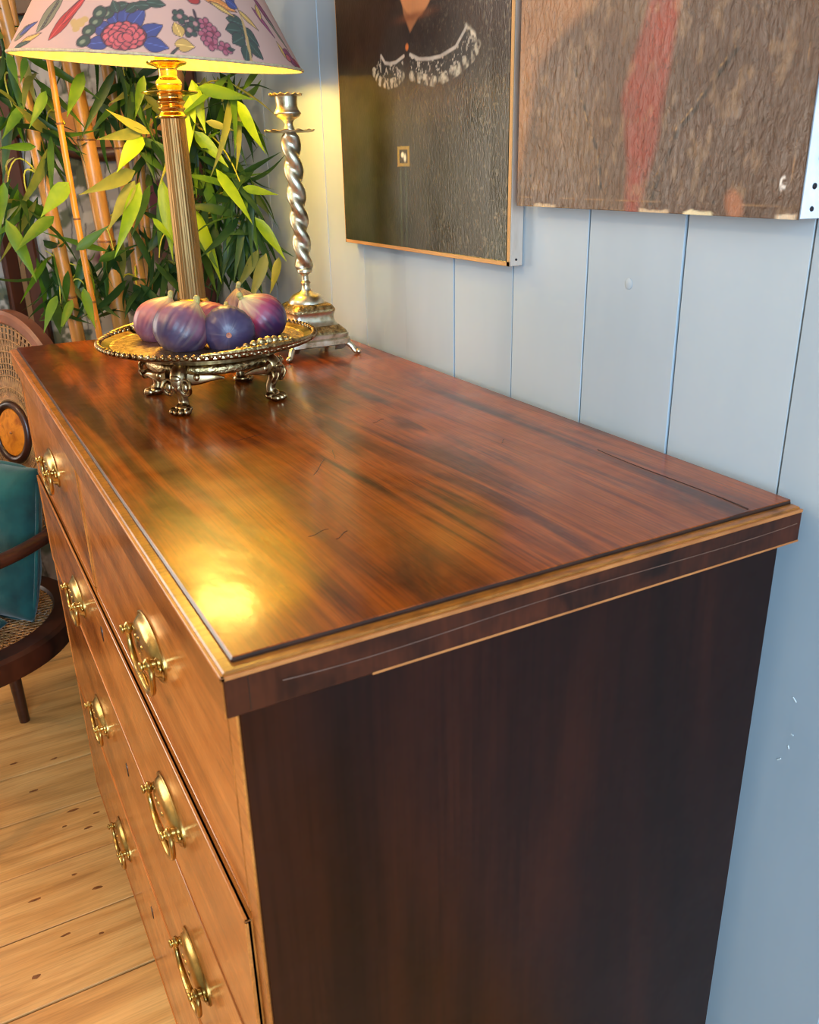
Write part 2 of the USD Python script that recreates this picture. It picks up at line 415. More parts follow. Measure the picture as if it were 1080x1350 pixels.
# ================================================================== the room
H = 1.05            # top of the chest
XW = 0.015          # face of the boarded wall
w = thing('wall_right', 'blue-grey painted wall of upright boards behind the chest', kind='structure')
obj('backing', bx(XW + 0.022, XW + 0.06, -2.45, 2.4, 0, 2.5, 0), M['wallgap'], w, smooth=False)
edges = [0.041 + 0.1455 * k for k in range(-17, 17)]
for k in range(len(edges) - 1):
    far = edges[k] > 0.55
    g = 0.0004 if far else 0.0012
    pr = 0.0006 * math.sin(k * 2.3)
    b = bx(XW + pr, XW + 0.024, edges[k] + g, edges[k + 1] - g, 0, 2.5, 0.0004 if far else 0.0007)
    obj('plank', b, M['wall'], w, smooth=False)
obj('knot_plug', moved(lathe([(0.006, 0), (0.006, 0.0006), (0.004, 0.0012)], 20), (XW, 0.262, 1.215), R=np.array([[0, 0, -1], [0, 1, 0], [1, 0, 0]], float)), M['wall'], w)
for (yy, zz, l, a) in ((0.006, 0.845, 0.006, 0.7), (0.002, 0.806, 0.003, 0), (0.004, 0.79, 0.004, 1.2), (0.012, 0.77, 0.006, -0.8)):
    c = bx(-0.0006, 0.0006, -l / 2, l / 2, -0.0008, 0.0008, 0.0003)
    c.apply_transform(trimesh.transformations.rotation_matrix(a, [1, 0, 0]))
    obj('paint_chip', moved(c, (XW - 0.0004, yy - 0.02, zz)), M['wornpaint'], w)

f = thing('floor', 'waxed pine floorboards with knots and dark joints', kind='structure')
obj('subfloor', bx(-3.2, 0.04, -2.45, 2.4, -0.06, -0.022, 0), M['gap'], f, smooth=False)
fy = [0.79 + 0.1715 * k for k in range(-19, 10)]
kn = [(-0.72, 0.86), (-0.66, 0.93), (-0.60, 0.90), (-0.585, 1.02), (-0.70, 1.05), (-0.62, 1.08), (-0.57, 1.21), (-0.615, 1.24), (-0.59, 1.285), (-0.545, 1.25), (-0.66, 1.40),
      (-0.69, 1.53), (-0.60, 1.5), (-0.74, 0.71), (-0.68, 0.66), (-0.8, 0.98)]
for k in range(len(fy) - 1):
    y0, y1 = fy[k], fy[k + 1]
    dz = 0.0012 * math.sin(k * 1.7)
    cuts = [-3.2, -3.2 + 1.1 + 0.7 * ((k * 37) % 10) / 10, 0.03]
    for a, b_ in zip(cuts[:-1], cuts[1:]):
        pb = obj('plank', bx(a + 0.0006, b_ - 0.0006, y0 + 0.0017, y1 - 0.0017, -0.025, dz, 0.0006), M['floor'], f, smooth=False)
        for (kx, ky) in kn:
            if a < kx < b_ and y0 + 0.01 < ky < y1 - 0.01:
                s = 0.004 + 0.005 * rng.random()
                tk = np.linspace(0, 2 * PI, 12, endpoint=False)
                rk = 0.7 + 0.5 * rng.random(12)
                out_ = np.stack([s * (0.9 + 1.1 * rng.random()) * rk * np.cos(tk), s * 0.55 * rk * np.sin(tk)], 1)
                disc = hull([(a_, b2, 0.0) for a_, b2 in out_] + [(a_, b2, 0.0006) for a_, b2 in out_])
                obj('knot', moved(disc, (kx, ky, dz - 0.0004)), M['knot'], pb)
obj('ceiling', bx(-3.25, 0.06, -2.45, 2.45, 2.5, 2.56, 0), M['ceiling'], None, smooth=False)
tag(stage.GetPrimAtPath('/World/ceiling'), 'plain white ceiling', None, None, 'structure')
p_ = thing('wall_back', 'peach painted wall behind the folding screen', kind='structure')
for a in ((-3.25, -2.64, 0, 2.5), (-1.36, 0.06, 0, 2.5), (-2.64, -1.36, 0, 0.83), (-2.64, -1.36, 2.27, 2.5)):
    obj('panel', bx(a[0], a[1], 2.38, 2.45, a[2], a[3], 0), M['backwall'], p_, smooth=False)
p_ = thing('window_2', 'white sash window beside the folding screen', kind='structure')
for a in ((-2.64, -2.58, 0.83, 2.27), (-1.42, -1.36, 0.83, 2.27), (-2.58, -1.42, 0.83, 0.88), (-2.58, -1.42, 2.22, 2.27)):
    obj('frame', bx(a[0], a[1], 2.37, 2.43, a[2], a[3], 0.004), M['white'], p_, smooth=False)
obj('pane', bx(-2.58, -1.42, 2.40, 2.406, 0.88, 2.22, 0), M['white'], p_, smooth=False)
for nm, m_, mt, lb in (('wall_left', bx(-3.3, -3.2, -2.45, 2.45, 0, 2.5, 0), 'plainwall', 'plain wall across the room'),):
    p_ = obj(nm, m_, M[mt], None, smooth=False)
    tag(stage.GetPrimAtPath(p_), lb, None, None, 'structure')
p_ = thing('wall_front', 'plain wall holding the window that faces the boarded wall', kind='structure')
for a in ((-3.25, -2.05, 0, 2.5), (-0.65, 0.06, 0, 2.5), (-2.05, -0.65, 0, 0.8), (-2.05, -0.65, 2.4, 2.5)):
    obj('panel', bx(a[0], a[1], -2.5, -2.42, a[2], a[3], 0), M['plainwall'], p_, smooth=False)
p_ = thing('window_1', 'white sash window letting in cool daylight', kind='structure')
for a in ((-2.05, -2.0, 0.8, 2.4), (-0.7, -0.65, 0.8, 2.4), (-2.0, -0.7, 0.8, 0.85), (-2.0, -0.7, 2.35, 2.4)):
    obj('frame', bx(a[0], a[1], -2.48, -2.43, a[2], a[3], 0.004), M['white'], p_, smooth=False)
obj('glazing_bar', bx(-2.0, -0.7, -2.47, -2.44, 1.57, 1.62, 0.004), M['white'], p_, smooth=False)
obj('glazing_bar', bx(-1.36, -1.33, -2.47, -2.44, 0.85, 2.35, 0.004), M['white'], p_, smooth=False)

# ================================================================== chest of drawers
D, L = 0.54, 1.237
ch = thing('chest_of_drawers', 'polished mahogany chest of drawers with brass oval handles against the blue wall', 'chest of drawers')
obj('top_board', bx(-0.528, -0.0005, 0.013, L - 0.012, H - 0.006, H, 0.0006), M['top'], ch)
obj('crossband', bx(-D + 0.0022, 0, 0.0022, L - 0.002, H - 0.012, H - 0.0035, 0.0012), M['cross'], ch, smooth=False)
obj('top_edge', bx(-D + 0.0012, 0.0005, 0, L, H - 0.0365, H - 0.0075, 0.001), M['band'], ch, smooth=False)
obj('top_edge', bx(-D, -D + 0.0012, 0.0004, L, H - 0.0365, H - 0.0075, 0.0005), M['front'], ch, smooth=False, label='paler front edge of the top')
obj('dark_rim', bx(-0.5292, -0.001, 0.0117, L - 0.01, H - 0.0055, H - 0.0007, 0.0012), M['edge'], ch, smooth=False)


def ring_strip(z0, z1, o, wdt=0.003):
    return cat_(bx(-D - o, 0.0005, -o, -o + wdt, z0, z1, 0.0005), bx(-D - o, -D - o + wdt, -o, L, z0, z1, 0.0005))


obj('stringing', ring_strip(H - 0.0082, H - 0.0052, 0.0004), M['string'], ch, smooth=False)
obj('stringing', bx(-0.435, 0.0004, -0.0004, 0.002, H - 0.0370, H - 0.0350, 0.0004), M['string'], ch, smooth=False)
crack = spline([(-0.50, -0.0001, H - 0.0195), (-0.45, -0.0001, H - 0.0215), (-0.3, -0.0001, H - 0.0185), (-0.15, -0.0001, H - 0.0195), (-0.005, -0.0001, H - 0.018)], 40)
obj('edge_crack', tube(crack, 0.0004, 5), M['scratch'], ch)
obj('edge_joint', bx(-0.5232, -0.5224, -0.0003, 0.001, H - 0.034, H - 0.0085, 0), M['edge'], ch, smooth=False)
obj('top_split', tube(spline([(-0.052, 0.017, H), (-0.0505, 0.06, H), (-0.053, 0.14, H), (-0.051, 0.22, H)], 20), [0.0009] * 4 + [0.0006] * 16, 5), M['edge'], ch)
for (x_, y_, l_, a_) in ((-0.33, 0.33, 0.05, 0.9), (-0.40, 0.17, 0.022, 0.2), (-0.385, 0.155, 0.018, 0.5), (-0.30, 0.36, 0.03, 1.2), (-0.20, 0.45, 0.02, 0.3), (-0.36, 0.47, 0.035, 0.1), (-0.12, 0.30, 0.012, 0.6)):
    q_ = np.linspace(-0.5, 0.5, 8)
    sc_ = np.stack([x_ + l_ * q_ * math.cos(a_), y_ + l_ * q_ * math.sin(a_) + 0.002 * np.sin(q_ * 5), np.full(8, H)], 1)
    obj('scratch', tube(sc_, 0.00035, 5), M['edge'], ch)
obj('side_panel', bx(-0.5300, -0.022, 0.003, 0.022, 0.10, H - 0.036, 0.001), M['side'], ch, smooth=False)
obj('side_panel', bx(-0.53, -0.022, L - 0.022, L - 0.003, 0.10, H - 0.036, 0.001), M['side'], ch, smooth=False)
obj('back_panel', bx(-0.035, -0.02, 0.02, L - 0.02, 0.10, H - 0.036, 0.001), M['edge'], ch, smooth=False)
for y0, y1 in ((0.003, 0.0235), (L - 0.0235, L - 0.003)):
    obj('stile', bx(-0.5325, -0.5301, y0, y1, 0.10, H - 0.036, 0.0012), M['front'], ch, smooth=False)
rows = [(1.008, 0.822, -0.531), (0.816, 0.644, -0.5365), (0.640, 0.376, -0.535), (0.370, 0.106, -0.535)]
obj('carcass', bx(-0.505, -0.03, 0.02, L - 0.02, 0.10, 1.012, 0), M['edge'], ch, smooth=False)
for z in (0.819, 0.642, 0.373, 0.108):
    obj('drawer_rail', bx(-0.522, -0.50, 0.022, L - 0.022, z - 0.0015, z + 0.0015, 0), M['edge'], ch, smooth=False)
obj('drawer_divider', bx(-0.522, -0.50, 0.632, 0.652, 0.82, 1.012, 0.001), M['edge'], ch, smooth=False)
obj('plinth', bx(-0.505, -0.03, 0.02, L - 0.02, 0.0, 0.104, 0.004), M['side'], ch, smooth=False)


def oval_plate():
    """Stamped oval back plate, long axis y, facing -x; local origin on the drawer face."""
    a, b = 0.054, 0.029
    n = 56
    t = np.linspace(0, 2 * PI, n, endpoint=False)
    rings = [(1.0, 0.0), (1.0, 0.0014), (0.965, 0.0024), (0.92, 0.0018), (0.88, 0.0024), (0.84, 0.0050), (0.74, 0.0082), (0.55, 0.0108), (0.25, 0.0120)]
    V, F = [], []
    for s, h in rings:
        V.append(np.stack([np.full(n, -h), a * s * np.cos(t), b * s * np.sin(t) * (1 + 0.05 * np.cos(2 * t))], 1))
    V = np.vstack(V)
    i = np.arange(n)
    j = (i + 1) % n
    for k in range(len(rings) - 1):
        F += [np.stack([k * n + i, k * n + j, (k + 1) * n + j], 1), np.stack([k * n + i, (k + 1) * n + j, (k + 1) * n + i], 1)]
    V = np.vstack([V, [-0.0122, 0, 0], [0, 0, 0]])
    F += [np.stack([np.full(n, len(V) - 2), (len(rings) - 1) * n + i, (len(rings) - 1) * n + j], 1), np.stack([np.full(n, len(V) - 1), j, i], 1)]
    m = trimesh.Trimesh(V, np.vstack(F), process=False)
    m.fix_normals()
    orn = [ball((-0.0108, 0.013 * k, 0.010 - 0.0035 * abs(k)), 0.0034, 1, (0.7, 1.2, 0.9)) for k in (-1, 0, 1)]
    orn += [ball((-0.004, s * 0.047, 0), 0.0042, 1, (0.6, 1, 1)) for s in (-1, 1)]
    return cat_(m, *orn)


def bail():
    pts = [(-0.0115, -0.040, 0.0035), (-0.0120, -0.0465, 0.001), (-0.0125, -0.0495, -0.008), (-0.0125, -0.0470, -0.019), (-0.0125, -0.036, -0.0290), (-0.0125, -0.018, -0.0335), (-0.0125, 0, -0.0325)]
    pts = pts + [(p[0], -p[1], p[2]) for p in pts[-2::-1]]
    p = spline(pts, 44)
    s = np.linspace(-1, 1, 44)
    rad = 0.0028 + 0.0016 * np.exp(-(s / 0.45) ** 2)
    m = tube(p, rad, 10)
    beads = [ball((-0.0125, 0.006 * k, -0.0325 - 0.0002), 0.0048 - 0.0004 * abs(k), 1, (1, 0.6, 1)) for k in (-1, 0, 1)]
    return cat_(m, *beads)


def post(s):
    prof = smooth_prof([(0.0066, 0), (0.0066, 0.003), (0.0042, 0.0055), (0.0042, 0.010), (0.0062, 0.0125), (0.0066, 0.016), (0.0040, 0.0195), (0.0036, 0.021), (0.0050, 0.0235), (0.0040, 0.0262), (0.001, 0.0272)], 3)
    prof[:, 1] *= 0.68
    m = lathe(prof, 18)
    R = np.array([[0, 0, -1], [0, 1, 0], [1, 0, 0]], float)
    return moved(m, (-0.003, s * 0.040, 0.0035), R=R)


PLATE, BAIL, POSTS = oval_plate(), bail(), [post(-1), post(1)]
ESC = None


def drawer(y0, y1, z0, z1, x, handles, hz):
    m = bx(x, x + 0.02, y0, y1, z0, z1, 0.0014)
    d = obj('drawer', m, M['front'], ch, smooth=False)
    s = 0.0012
    bead = cat_(bx(x - s, x + 0.004, y0, y0 + 0.0026, z0, z1, 0.0006), bx(x - s, x + 0.004, y1 - 0.0026, y1, z0, z1, 0.0006),
                bx(x - s, x + 0.004, y0, y1, z0, z0 + 0.0026, 0.0006), bx(x - s, x + 0.004, y0, y1, z1 - 0.0026, z1, 0.0006))
    obj('cockbead', bead, M['front'], d, smooth=False)
    obj('drawer_box', bx(x + 0.02, x + 0.03, y0 + 0.01, y1 - 0.01, z0 + 0.005, z1 - 0.005, 0.001), M['edge'], d, smooth=False)
    for hy in handles:
        obj('back_plate', moved(PLATE, (x, hy, hz)), M['brass'], d, label='oval brass back plate')
        for P in POSTS:
            obj('handle_post', moved(P, (x, hy, hz)), M['brass'], d)
        obj('bail_handle', moved(BAIL, (x, hy, hz)), M['brass'], d, label='swinging brass bail handle')
    if len(handles) == 2:
        ym = (y0 + y1) / 2
        esc = hull([(x - 0.0008, ym + 0.006 * math.cos(t), (z0 + z1) / 2 + 0.04 + 0.011 * math.sin(t)) for t in np.linspace(0, 2 * PI, 18)] +
                   [(x + 0.001, ym + 0.0065 * math.cos(t), (z0 + z1) / 2 + 0.04 + 0.0115 * math.sin(t)) for t in np.linspace(0, 2 * PI, 18)])
        obj('keyhole', esc, M['edge'], d)


HR = 0.285
drawer(0.0265, 0.6335, rows[0][1], rows[0][0], rows[0][2], [HR], 0.921)
drawer(0.6505, L - 0.0265, rows[0][1], rows[0][0], rows[0][2], [0.922], 0.914)
for (z1, z0, x), hz in zip(rows[1:], (0.729, 0.507, 0.25)):
    drawer(0.0255, L - 0.0265, z0, z1, x, [HR, 0.835], hz)

# ================================================================== portraits on the wall
def nz(p, s, seed=0, o=4):
    return meshkit.fbm(np.asarray(p) * s, o, seed)


def soft(d, e):
    """1 inside (d<0), 0 outside, with an edge of width e."""
    return np.clip(0.5 - d / e, 0, 1)


def blend(col, c, a):
    a = np.clip(a, 0, 1)[..., None]
    return col * (1 - a) + np.asarray(c) * a


def seg_d(Y, Z, pts, wd=None):
    """distance to a polyline; also the parameter 0..1."""
    best = np.full(Y.shape, 9.0)
    par = np.zeros(Y.shape)
    pts = np.asarray(pts, float)
    n = len(pts) - 1
    for k in range(n):
        a, b = pts[k], pts[k + 1]
        ab = b - a
        t = np.clip(((Y - a[0]) * ab[0] + (Z - a[1]) * ab[1]) / (ab @ ab), 0, 1)
        d = np.hypot(Y - a[0] - t * ab[0], Z - a[1] - t * ab[1])
        u_ = d < best
        best = np.where(u_, d, best)
        par = np.where(u_, (k + t) / n, par)
    return best, par


def poly_in(Y, Z, pts):
    """signed distance to a polygon (negative inside)."""
    pts = np.asarray(pts, float)
    d, _ = seg_d(Y, Z, np.vstack([pts, pts[:1]]))
    ins = np.zeros(Y.shape, bool)
    n = len(pts)
    for k in range(n):
        (x0, z0), (x1, z1) = pts[k], pts[(k + 1) % n]
        c = ((z0 > Z) != (z1 > Z)) & (Y < (x1 - x0) * (Z - z0) / (z1 - z0 + 1e-12) + x0)
        ins ^= c
    return np.where(ins, -d, d)


def portrait_dark(Y, Z):
    P = np.stack([Y, Z, np.zeros_like(Y)], -1)
    n1 = nz(P, 9, 1)
    n2 = nz(P * [1, 0.35, 1], 60, 2)
    col = np.empty(Y.shape + (3,))
    col[:] = lin(44, 38, 20)
    col = blend(col, lin(54, 50, 26), np.clip((n1 - 0.42) * 3, 0, 1) * 0.7)
    # brown background higher up, olive dress lower
    col = blend(col, lin(46, 28, 14), soft(1.45 - Z, 0.10))
    col = blend(col, lin(36, 42, 14), np.clip((nz(P, 7, 5) - 0.45) * 4, 0, 1) * soft(Z - 1.36, 0.12) * 0.8)
    # bodice
    bod = poly_in(Y, Z, [(0.84, 1.2), (0.80, 1.48), (0.765, 1.53), (0.725, 1.56), (0.66, 1.56), (0.60, 1.535), (0.545, 1.49), (0.52, 1.2)])
    col = blend(col, lin(40, 32, 26), soft(bod, 0.03) * soft(1.38 - Z, 0.1) * 0.9)
    # skirt folds
    for yy, a in ((0.80, 0.4), (0.72, 0.5), (0.64, 0.3)):
        fx = yy + 0.03 * (1.33 - Z) + 0.004 * np.sin(Z * 30)
        col = blend(col, lin(22, 20, 12), np.exp(-((Y - fx) / 0.018) ** 2) * soft(Z - 1.4, 0.08) * a)
        col = blend(col, lin(66, 62, 38), np.exp(-((Y - fx - 0.015) / 0.0025) ** 2) * soft(Z - 1.36, 0.06) * a * 0.5)
    # face, neck, hair (head mostly above)
    head = ((Y - 0.683) / 0.062) ** 2 + ((Z - 1.605) / 0.083) ** 2 - 1
    hair = ((Y - 0.675) / 0.085) ** 2 + ((Z - 1.63) / 0.10) ** 2 - 1
    col = blend(col, lin(30, 20, 12), soft(hair, 0.2))
    neck = poly_in(Y, Z, [(0.726, 1.552), (0.72, 1.53), (0.7026, 1.506), (0.668, 1.528), (0.645, 1.552)])
    col = blend(col, lin(150, 98, 62), soft(neck, 0.004))
    col = blend(col, lin(182, 122, 78), soft(head, 0.1))
    col = blend(col, lin(116, 66, 38), np.exp(-(((Y - 0.69) / 0.045) ** 2 + ((Z - 1.524) / 0.005) ** 2)) * 0.8)
    col = blend(col, lin(150, 70, 54), np.exp(-(((Y - 0.697) / 0.018) ** 2 + ((Z - 1.555) / 0.005) ** 2)))
    for s in (-1, 1):
        col = blend(col, lin(40, 26, 20), np.exp(-(((Y - 0.697 - s * 0.024) / 0.009) ** 2 + ((Z - 1.612) / 0.004) ** 2)))
    col = blend(col, lin(130, 82, 50), np.exp(-(((Y - 0.705) / 0.007) ** 2 + ((Z - 1.585) / 0.02) ** 2)) * 0.7)
    # lace collar: two wings, each a band between an upper white line and a scalloped lower edge
    for up, lo in (([(0.7038, 1.4789), (0.6787, 1.471), (0.65, 1.4688), (0.6226, 1.4690), (0.5851, 1.4756), (0.5602, 1.4945)],
                    [(0.7007, 1.4525), (0.668, 1.446), (0.6329, 1.4398), (0.5815, 1.4488), (0.546, 1.4607), (0.5325, 1.4720)]),
                   ([(0.7903, 1.4860), (0.7780, 1.4755), (0.7648, 1.4734), (0.745, 1.4735), (0.7214, 1.4789)],
                    [(0.8137, 1.4669), (0.795, 1.453), (0.7688, 1.4473), (0.745, 1.4485), (0.727, 1.4547)])):
        pg = poly_in(Y, Z, up + lo[::-1])
        col = blend(col, lin(44, 40, 36), soft(pg, 0.004) * 0.9)
        dots = np.clip((nz(P, 240, 9, 2) - 0.62) * 9, 0, 1)
        col = blend(col, lin(176, 166, 150), soft(pg, 0.003) * dots * 0.75)
        du, tu = seg_d(Y, Z, up)
        col = blend(col, lin(178, 168, 156), soft(du - 0.0022, 0.0018) * (0.7 + 0.3 * n2))
        dl, tl = seg_d(Y, Z, lo)
        sc = np.abs(np.sin(tl * 14 * PI / 1.4))
        lace = soft(dl - 0.0065, 0.002) * np.clip(0.05 + 1.7 * np.abs(np.sin(tl * 26 + 3 * nz(P, 60, 14, 2))) * (nz(P, 210, 4, 2) + 0.1) - 0.35, 0, 1)
        col = blend(col, lin(176, 166, 144), lace)
    e = seg_d(Y, Z, [(0.5602, 1.4945), (0.543, 1.484), (0.5325, 1.4720)])[0]
    col = blend(col, lin(190, 180, 160), soft(e - 0.004, 0.004) * np.clip((nz(P, 150, 6, 2) - 0.35) * 3, 0, 1))
    br = np.hypot(Y - 0.7121, (Z - 1.489) * 1.0)
    col = blend(col, lin(186, 104, 48), soft(br - 0.0042, 0.003))
    # belt buckle
    sq = np.maximum(np.abs(Y - 0.7285) / 0.018, np.abs(Z - 1.350) / 0.0135)
    col = blend(col, lin(140, 112, 44), soft(sq - 1, 0.12))
    col = blend(col, lin(44, 34, 16), soft(sq - 0.68, 0.12))
    mk = np.minimum(np.hypot((Y - 0.731) / 1.2, Z - 1.352), np.hypot(Y - 0.724, (Z - 1.348) * 0.7))
    col = blend(col, lin(214, 204, 176), soft(mk - 0.0035, 0.003))
    # ribbon below the buckle
    for yy in (0.738, 0.722):
        col = blend(col, lin(74, 82, 60), np.exp(-((Y - yy) / 0.003) ** 2) * soft(Z - 1.332, 0.01) * 0.45)
    # grime, scuffs and bloom of the old varnish
    sp = np.clip((nz(P, 200, 12, 3) - 0.62) * 6, 0, 1)
    col = blend(col, lin(120, 108, 84), sp * np.clip((0.72 - Y) * 4, 0, 1) * 0.55)
    col *= (0.85 + 0.3 * n2)[..., None]
    return col


def portrait_brown(Y, Z):
    P = np.stack([Y, Z, np.zeros_like(Y)], -1)
    n1 = nz(P, 8, 21)
    n2 = nz(P * [1, 0.6, 1], 60, 22)
    col = np.empty(Y.shape + (3,))
    col[:] = lin(84, 60, 44)
    col = blend(col, lin(112, 84, 58), np.clip((n1 - 0.4) * 3, 0, 1) * 0.7)
    col = blend(col, lin(60, 38, 30), soft(Y - 0.20, 0.14) * 0.6)
    # warm background upper far corner beyond the shoulder
    sh = poly_in(Y, Z, [(0.46, 1.55), (0.26, 1.55), (0.30, 1.487), (0.3622, 1.4604), (0.3977, 1.4349), (0.4058, 1.4052), (0.425, 1.33), (0.46, 1.3)])
    col = blend(col, lin(150, 104, 66), soft(sh, 0.012) * (0.55 + 0.5 * n1))
    col = blend(col, lin(50, 38, 34), np.exp(-(np.abs(sh) / 0.010) ** 2) * 0.35)
    # red sash
    st = poly_in(Y, Z, [(0.236, 1.56), (0.231, 1.4763), (0.262, 1.3964), (0.249, 1.34), (0.2441, 1.285), (0.227, 1.285), (0.2080, 1.36), (0.2016, 1.4112), (0.193, 1.4715), (0.19, 1.56)])
    col = blend(col, lin(134, 50, 36), soft(st, 0.010) * (0.55 + 0.45 * n2))
    # coat edges and seams
    for pl in ([(0.3421, 1.4441), (0.3311, 1.4148), (0.312, 1.3777), (0.2906, 1.3407), (0.285, 1.31)], [(0.122, 1.4248), (0.1417, 1.4063), (0.1605, 1.3834), (0.1813, 1.3654), (0.20, 1.33), (0.21, 1.30)]):
        d, t = seg_d(Y, Z, pl)
        col = blend(col, lin(26, 15, 10), soft(d - 0.0022, 0.0022) * np.clip((nz(P, 130, 31, 2) - 0.3) * 3, 0, 1))
        d2, t = seg_d(Y, Z - 0.002, [(a + 0.003, b) for a, b in pl])
        col = blend(col, lin(168, 132, 80), soft(d2 - 0.0008, 0.0015) * np.clip((nz(P, 210, 33, 2) - 0.5) * 5, 0, 1) * 0.7)
    # craquelure with paler wear
    cr = np.abs(nz(P * [1.6, 0.8, 1], 70, 41, 3) - 0.5)
    col = blend(col, lin(34, 22, 14), np.clip(1 - cr / 0.025, 0, 1) * 0.55)
    col = blend(col, lin(160, 128, 92), np.clip((nz(P * [1.3, 0.8, 1], 80, 43, 3) - 0.6) * 5, 0, 1) * 0.3)
    # fold line of an older stretcher around the edge
    ln = np.minimum(np.abs(Y - 0.049), np.minimum(np.abs(Z - 1.3015), np.abs(Y - 0.4245)))
    col = blend(col, lin(150, 110, 64), soft(ln - 0.0005, 0.0008) * np.clip((nz(P, 60, 44, 2) - 0.35) * 4, 0, 1) * 0.8)
    # chips along the bottom edge
    bot = soft(Z - (1.2925 + 0.004 * (nz(P, 90, 51, 2))), 0.001)
    for y0, y1, c in ((0.13, 0.165, (206, 190, 150)), (0.185, 0.225, (188, 160, 126)), (0.36, 0.40, (176, 150, 116)), (0.04, 0.06, (196, 176, 150))):
        col = blend(col, lin(*c), bot * soft(np.abs(Y - (y0 + y1) / 2) - (y1 - y0) / 2, 0.004))
    rd = np.hypot((Y - 0.106 - (Z - 1.3) * 0.3) / 0.010, (Z - 1.301) / 0.012)
    col = blend(col, lin(150, 92, 60), soft(rd - 1, 0.6) * 0.8)
    chp = np.hypot((Y - 0.0574) / 0.0035, (Z - 1.3192) / 0.006)
    col = blend(col, lin(214, 206, 196), soft(chp - 1, 0.3) * np.clip((nz(P, 300, 5, 2) - 0.35) * 4, 0, 1))
    for q in ((0.409, 1.3245), (0.13, 1.3025)):
        col = blend(col, lin(28, 18, 14), soft(np.hypot(Y - q[0], Z - q[1]) - 0.0016, 0.001))
    col *= (0.82 + 0.36 * n2)[..., None]
    return col


def canvas(y0, y1, z0, z1, x, step, sag, fn):
    ny, nzv = int((y1 - y0) / step) + 1, int((z1 - z0) / step) + 1

    def pts(u_, v_):
        Y, Z_ = y1 + (y0 - y1) * u_, z0 + (z1 - z0) * v_
        bul = sag * nz(np.stack([Y, Z_, 0 * Y], -1), 6, 3)
        return np.stack([x - 0.0004 + bul * np.minimum(1, 12 * np.minimum(np.minimum(u_, 1 - u_), np.minimum(v_, 1 - v_))), Y, Z_], -1)
    V, F = grid_sheet(ny, nzv, pts)
    col = fn(V[:, 1], V[:, 2])
    # turn it into a thin sheet with a back
    Vb = V + [0.0012, 0, 0]
    n = len(V)
    idx = np.arange(n).reshape(ny, nzv)
    rim = np.concatenate([idx[:, 0], idx[-1, 1:], idx[-2::-1, -1], idx[0, -2:0:-1]])
    rn = np.roll(rim, -1)
    F2 = np.vstack([F, F[:, ::-1] + n, np.stack([rim, rn, rn + n], 1), np.stack([rim, rn + n, rim + n], 1)])
    m = trimesh.Trimesh(np.vstack([V, Vb]), F2, process=False)
    if m.face_normals[0][0] > 0:
        m.invert()
    return m, np.vstack([col, np.full((n, 3), 0.3)])


p1 = thing('portrait_painting', 'unframed dark portrait with white lace collar on bare pine stretcher', 'painting')
Y0, Y1, Z0, Z1 = 0.4565, 0.9405, H + 0.168, H + 0.83
cm1, cc1 = canvas(Y0 + 0.006, Y1 - 0.003, Z0 + 0.0055, Z1 - 0.004, -0.0060, 0.0011, 0.0015, portrait_dark)
obj('canvas', cm1, M['canvas1'], p1, col=cc1)
for a in ((Y0, Y0 + 0.035, Z0, Z1), (Y1 - 0.035, Y1, Z0, Z1)):
    obj('stretcher_bar', bx(-0.0048, XW - 0.0005, a[0], a[1], a[2], a[3], 0.001), M['rawside'], p1, smooth=False)
for a in ((Y0 + 0.035, Y1 - 0.035, Z0, Z0 + 0.035), (Y0 + 0.035, Y1 - 0.035, Z1 - 0.035, Z1)):
    obj('stretcher_bar', bx(-0.0048, XW - 0.0005, a[0], a[1], a[2], a[3], 0.001), M['rawside'], p1, smooth=False)
obj('bare_edge', bx(-0.0060, -0.0046, Y0, Y0 + 0.0065, Z0, Z1, 0.0005), M['pine'], p1, smooth=False)
obj('bare_edge', bx(-0.0060, -0.0046, Y0, Y1, Z0, Z0 + 0.006, 0.0005), M['pine'], p1, smooth=False)
obj('bare_edge', bx(-0.0060, -0.0046, Y1 - 0.0032, Y1, Z0, Z1, 0.0005), M['pine'], p1, smooth=False)
obj('nail', ball((0.004, Y0 - 0.0004, Z0 + 0.008), 0.0016, 1), M['iron'], p1)

p2 = thing('portrait_painting', 'brown cracked portrait fragment with red sash and white tacked edge', 'painting')
Y0, Y1, Z0, Z1 = 0.0372, 0.4338, H + 0.2412, H + 0.86
cm2, cc2 = canvas(Y0, Y1, Z0, Z1, -0.0125, 0.0011, 0.002, portrait_brown)
obj('canvas', cm2, M['canvas2'], p2, col=cc2)
obj('stretcher', cat_(bx(-0.0105, XW - 0.0005, Y0 + 0.001, Y0 + 0.04, Z0 + 0.0008, Z1, 0.001), bx(-0.0105, XW - 0.0005, Y1 - 0.04, Y1 - 0.001, Z0 + 0.0008, Z1, 0.001),
                      bx(-0.0105, XW - 0.0005, Y0 + 0.04, Y1 - 0.04, Z0 + 0.0008, Z0 + 0.04, 0.001)), M['backwood'], p2, smooth=False)
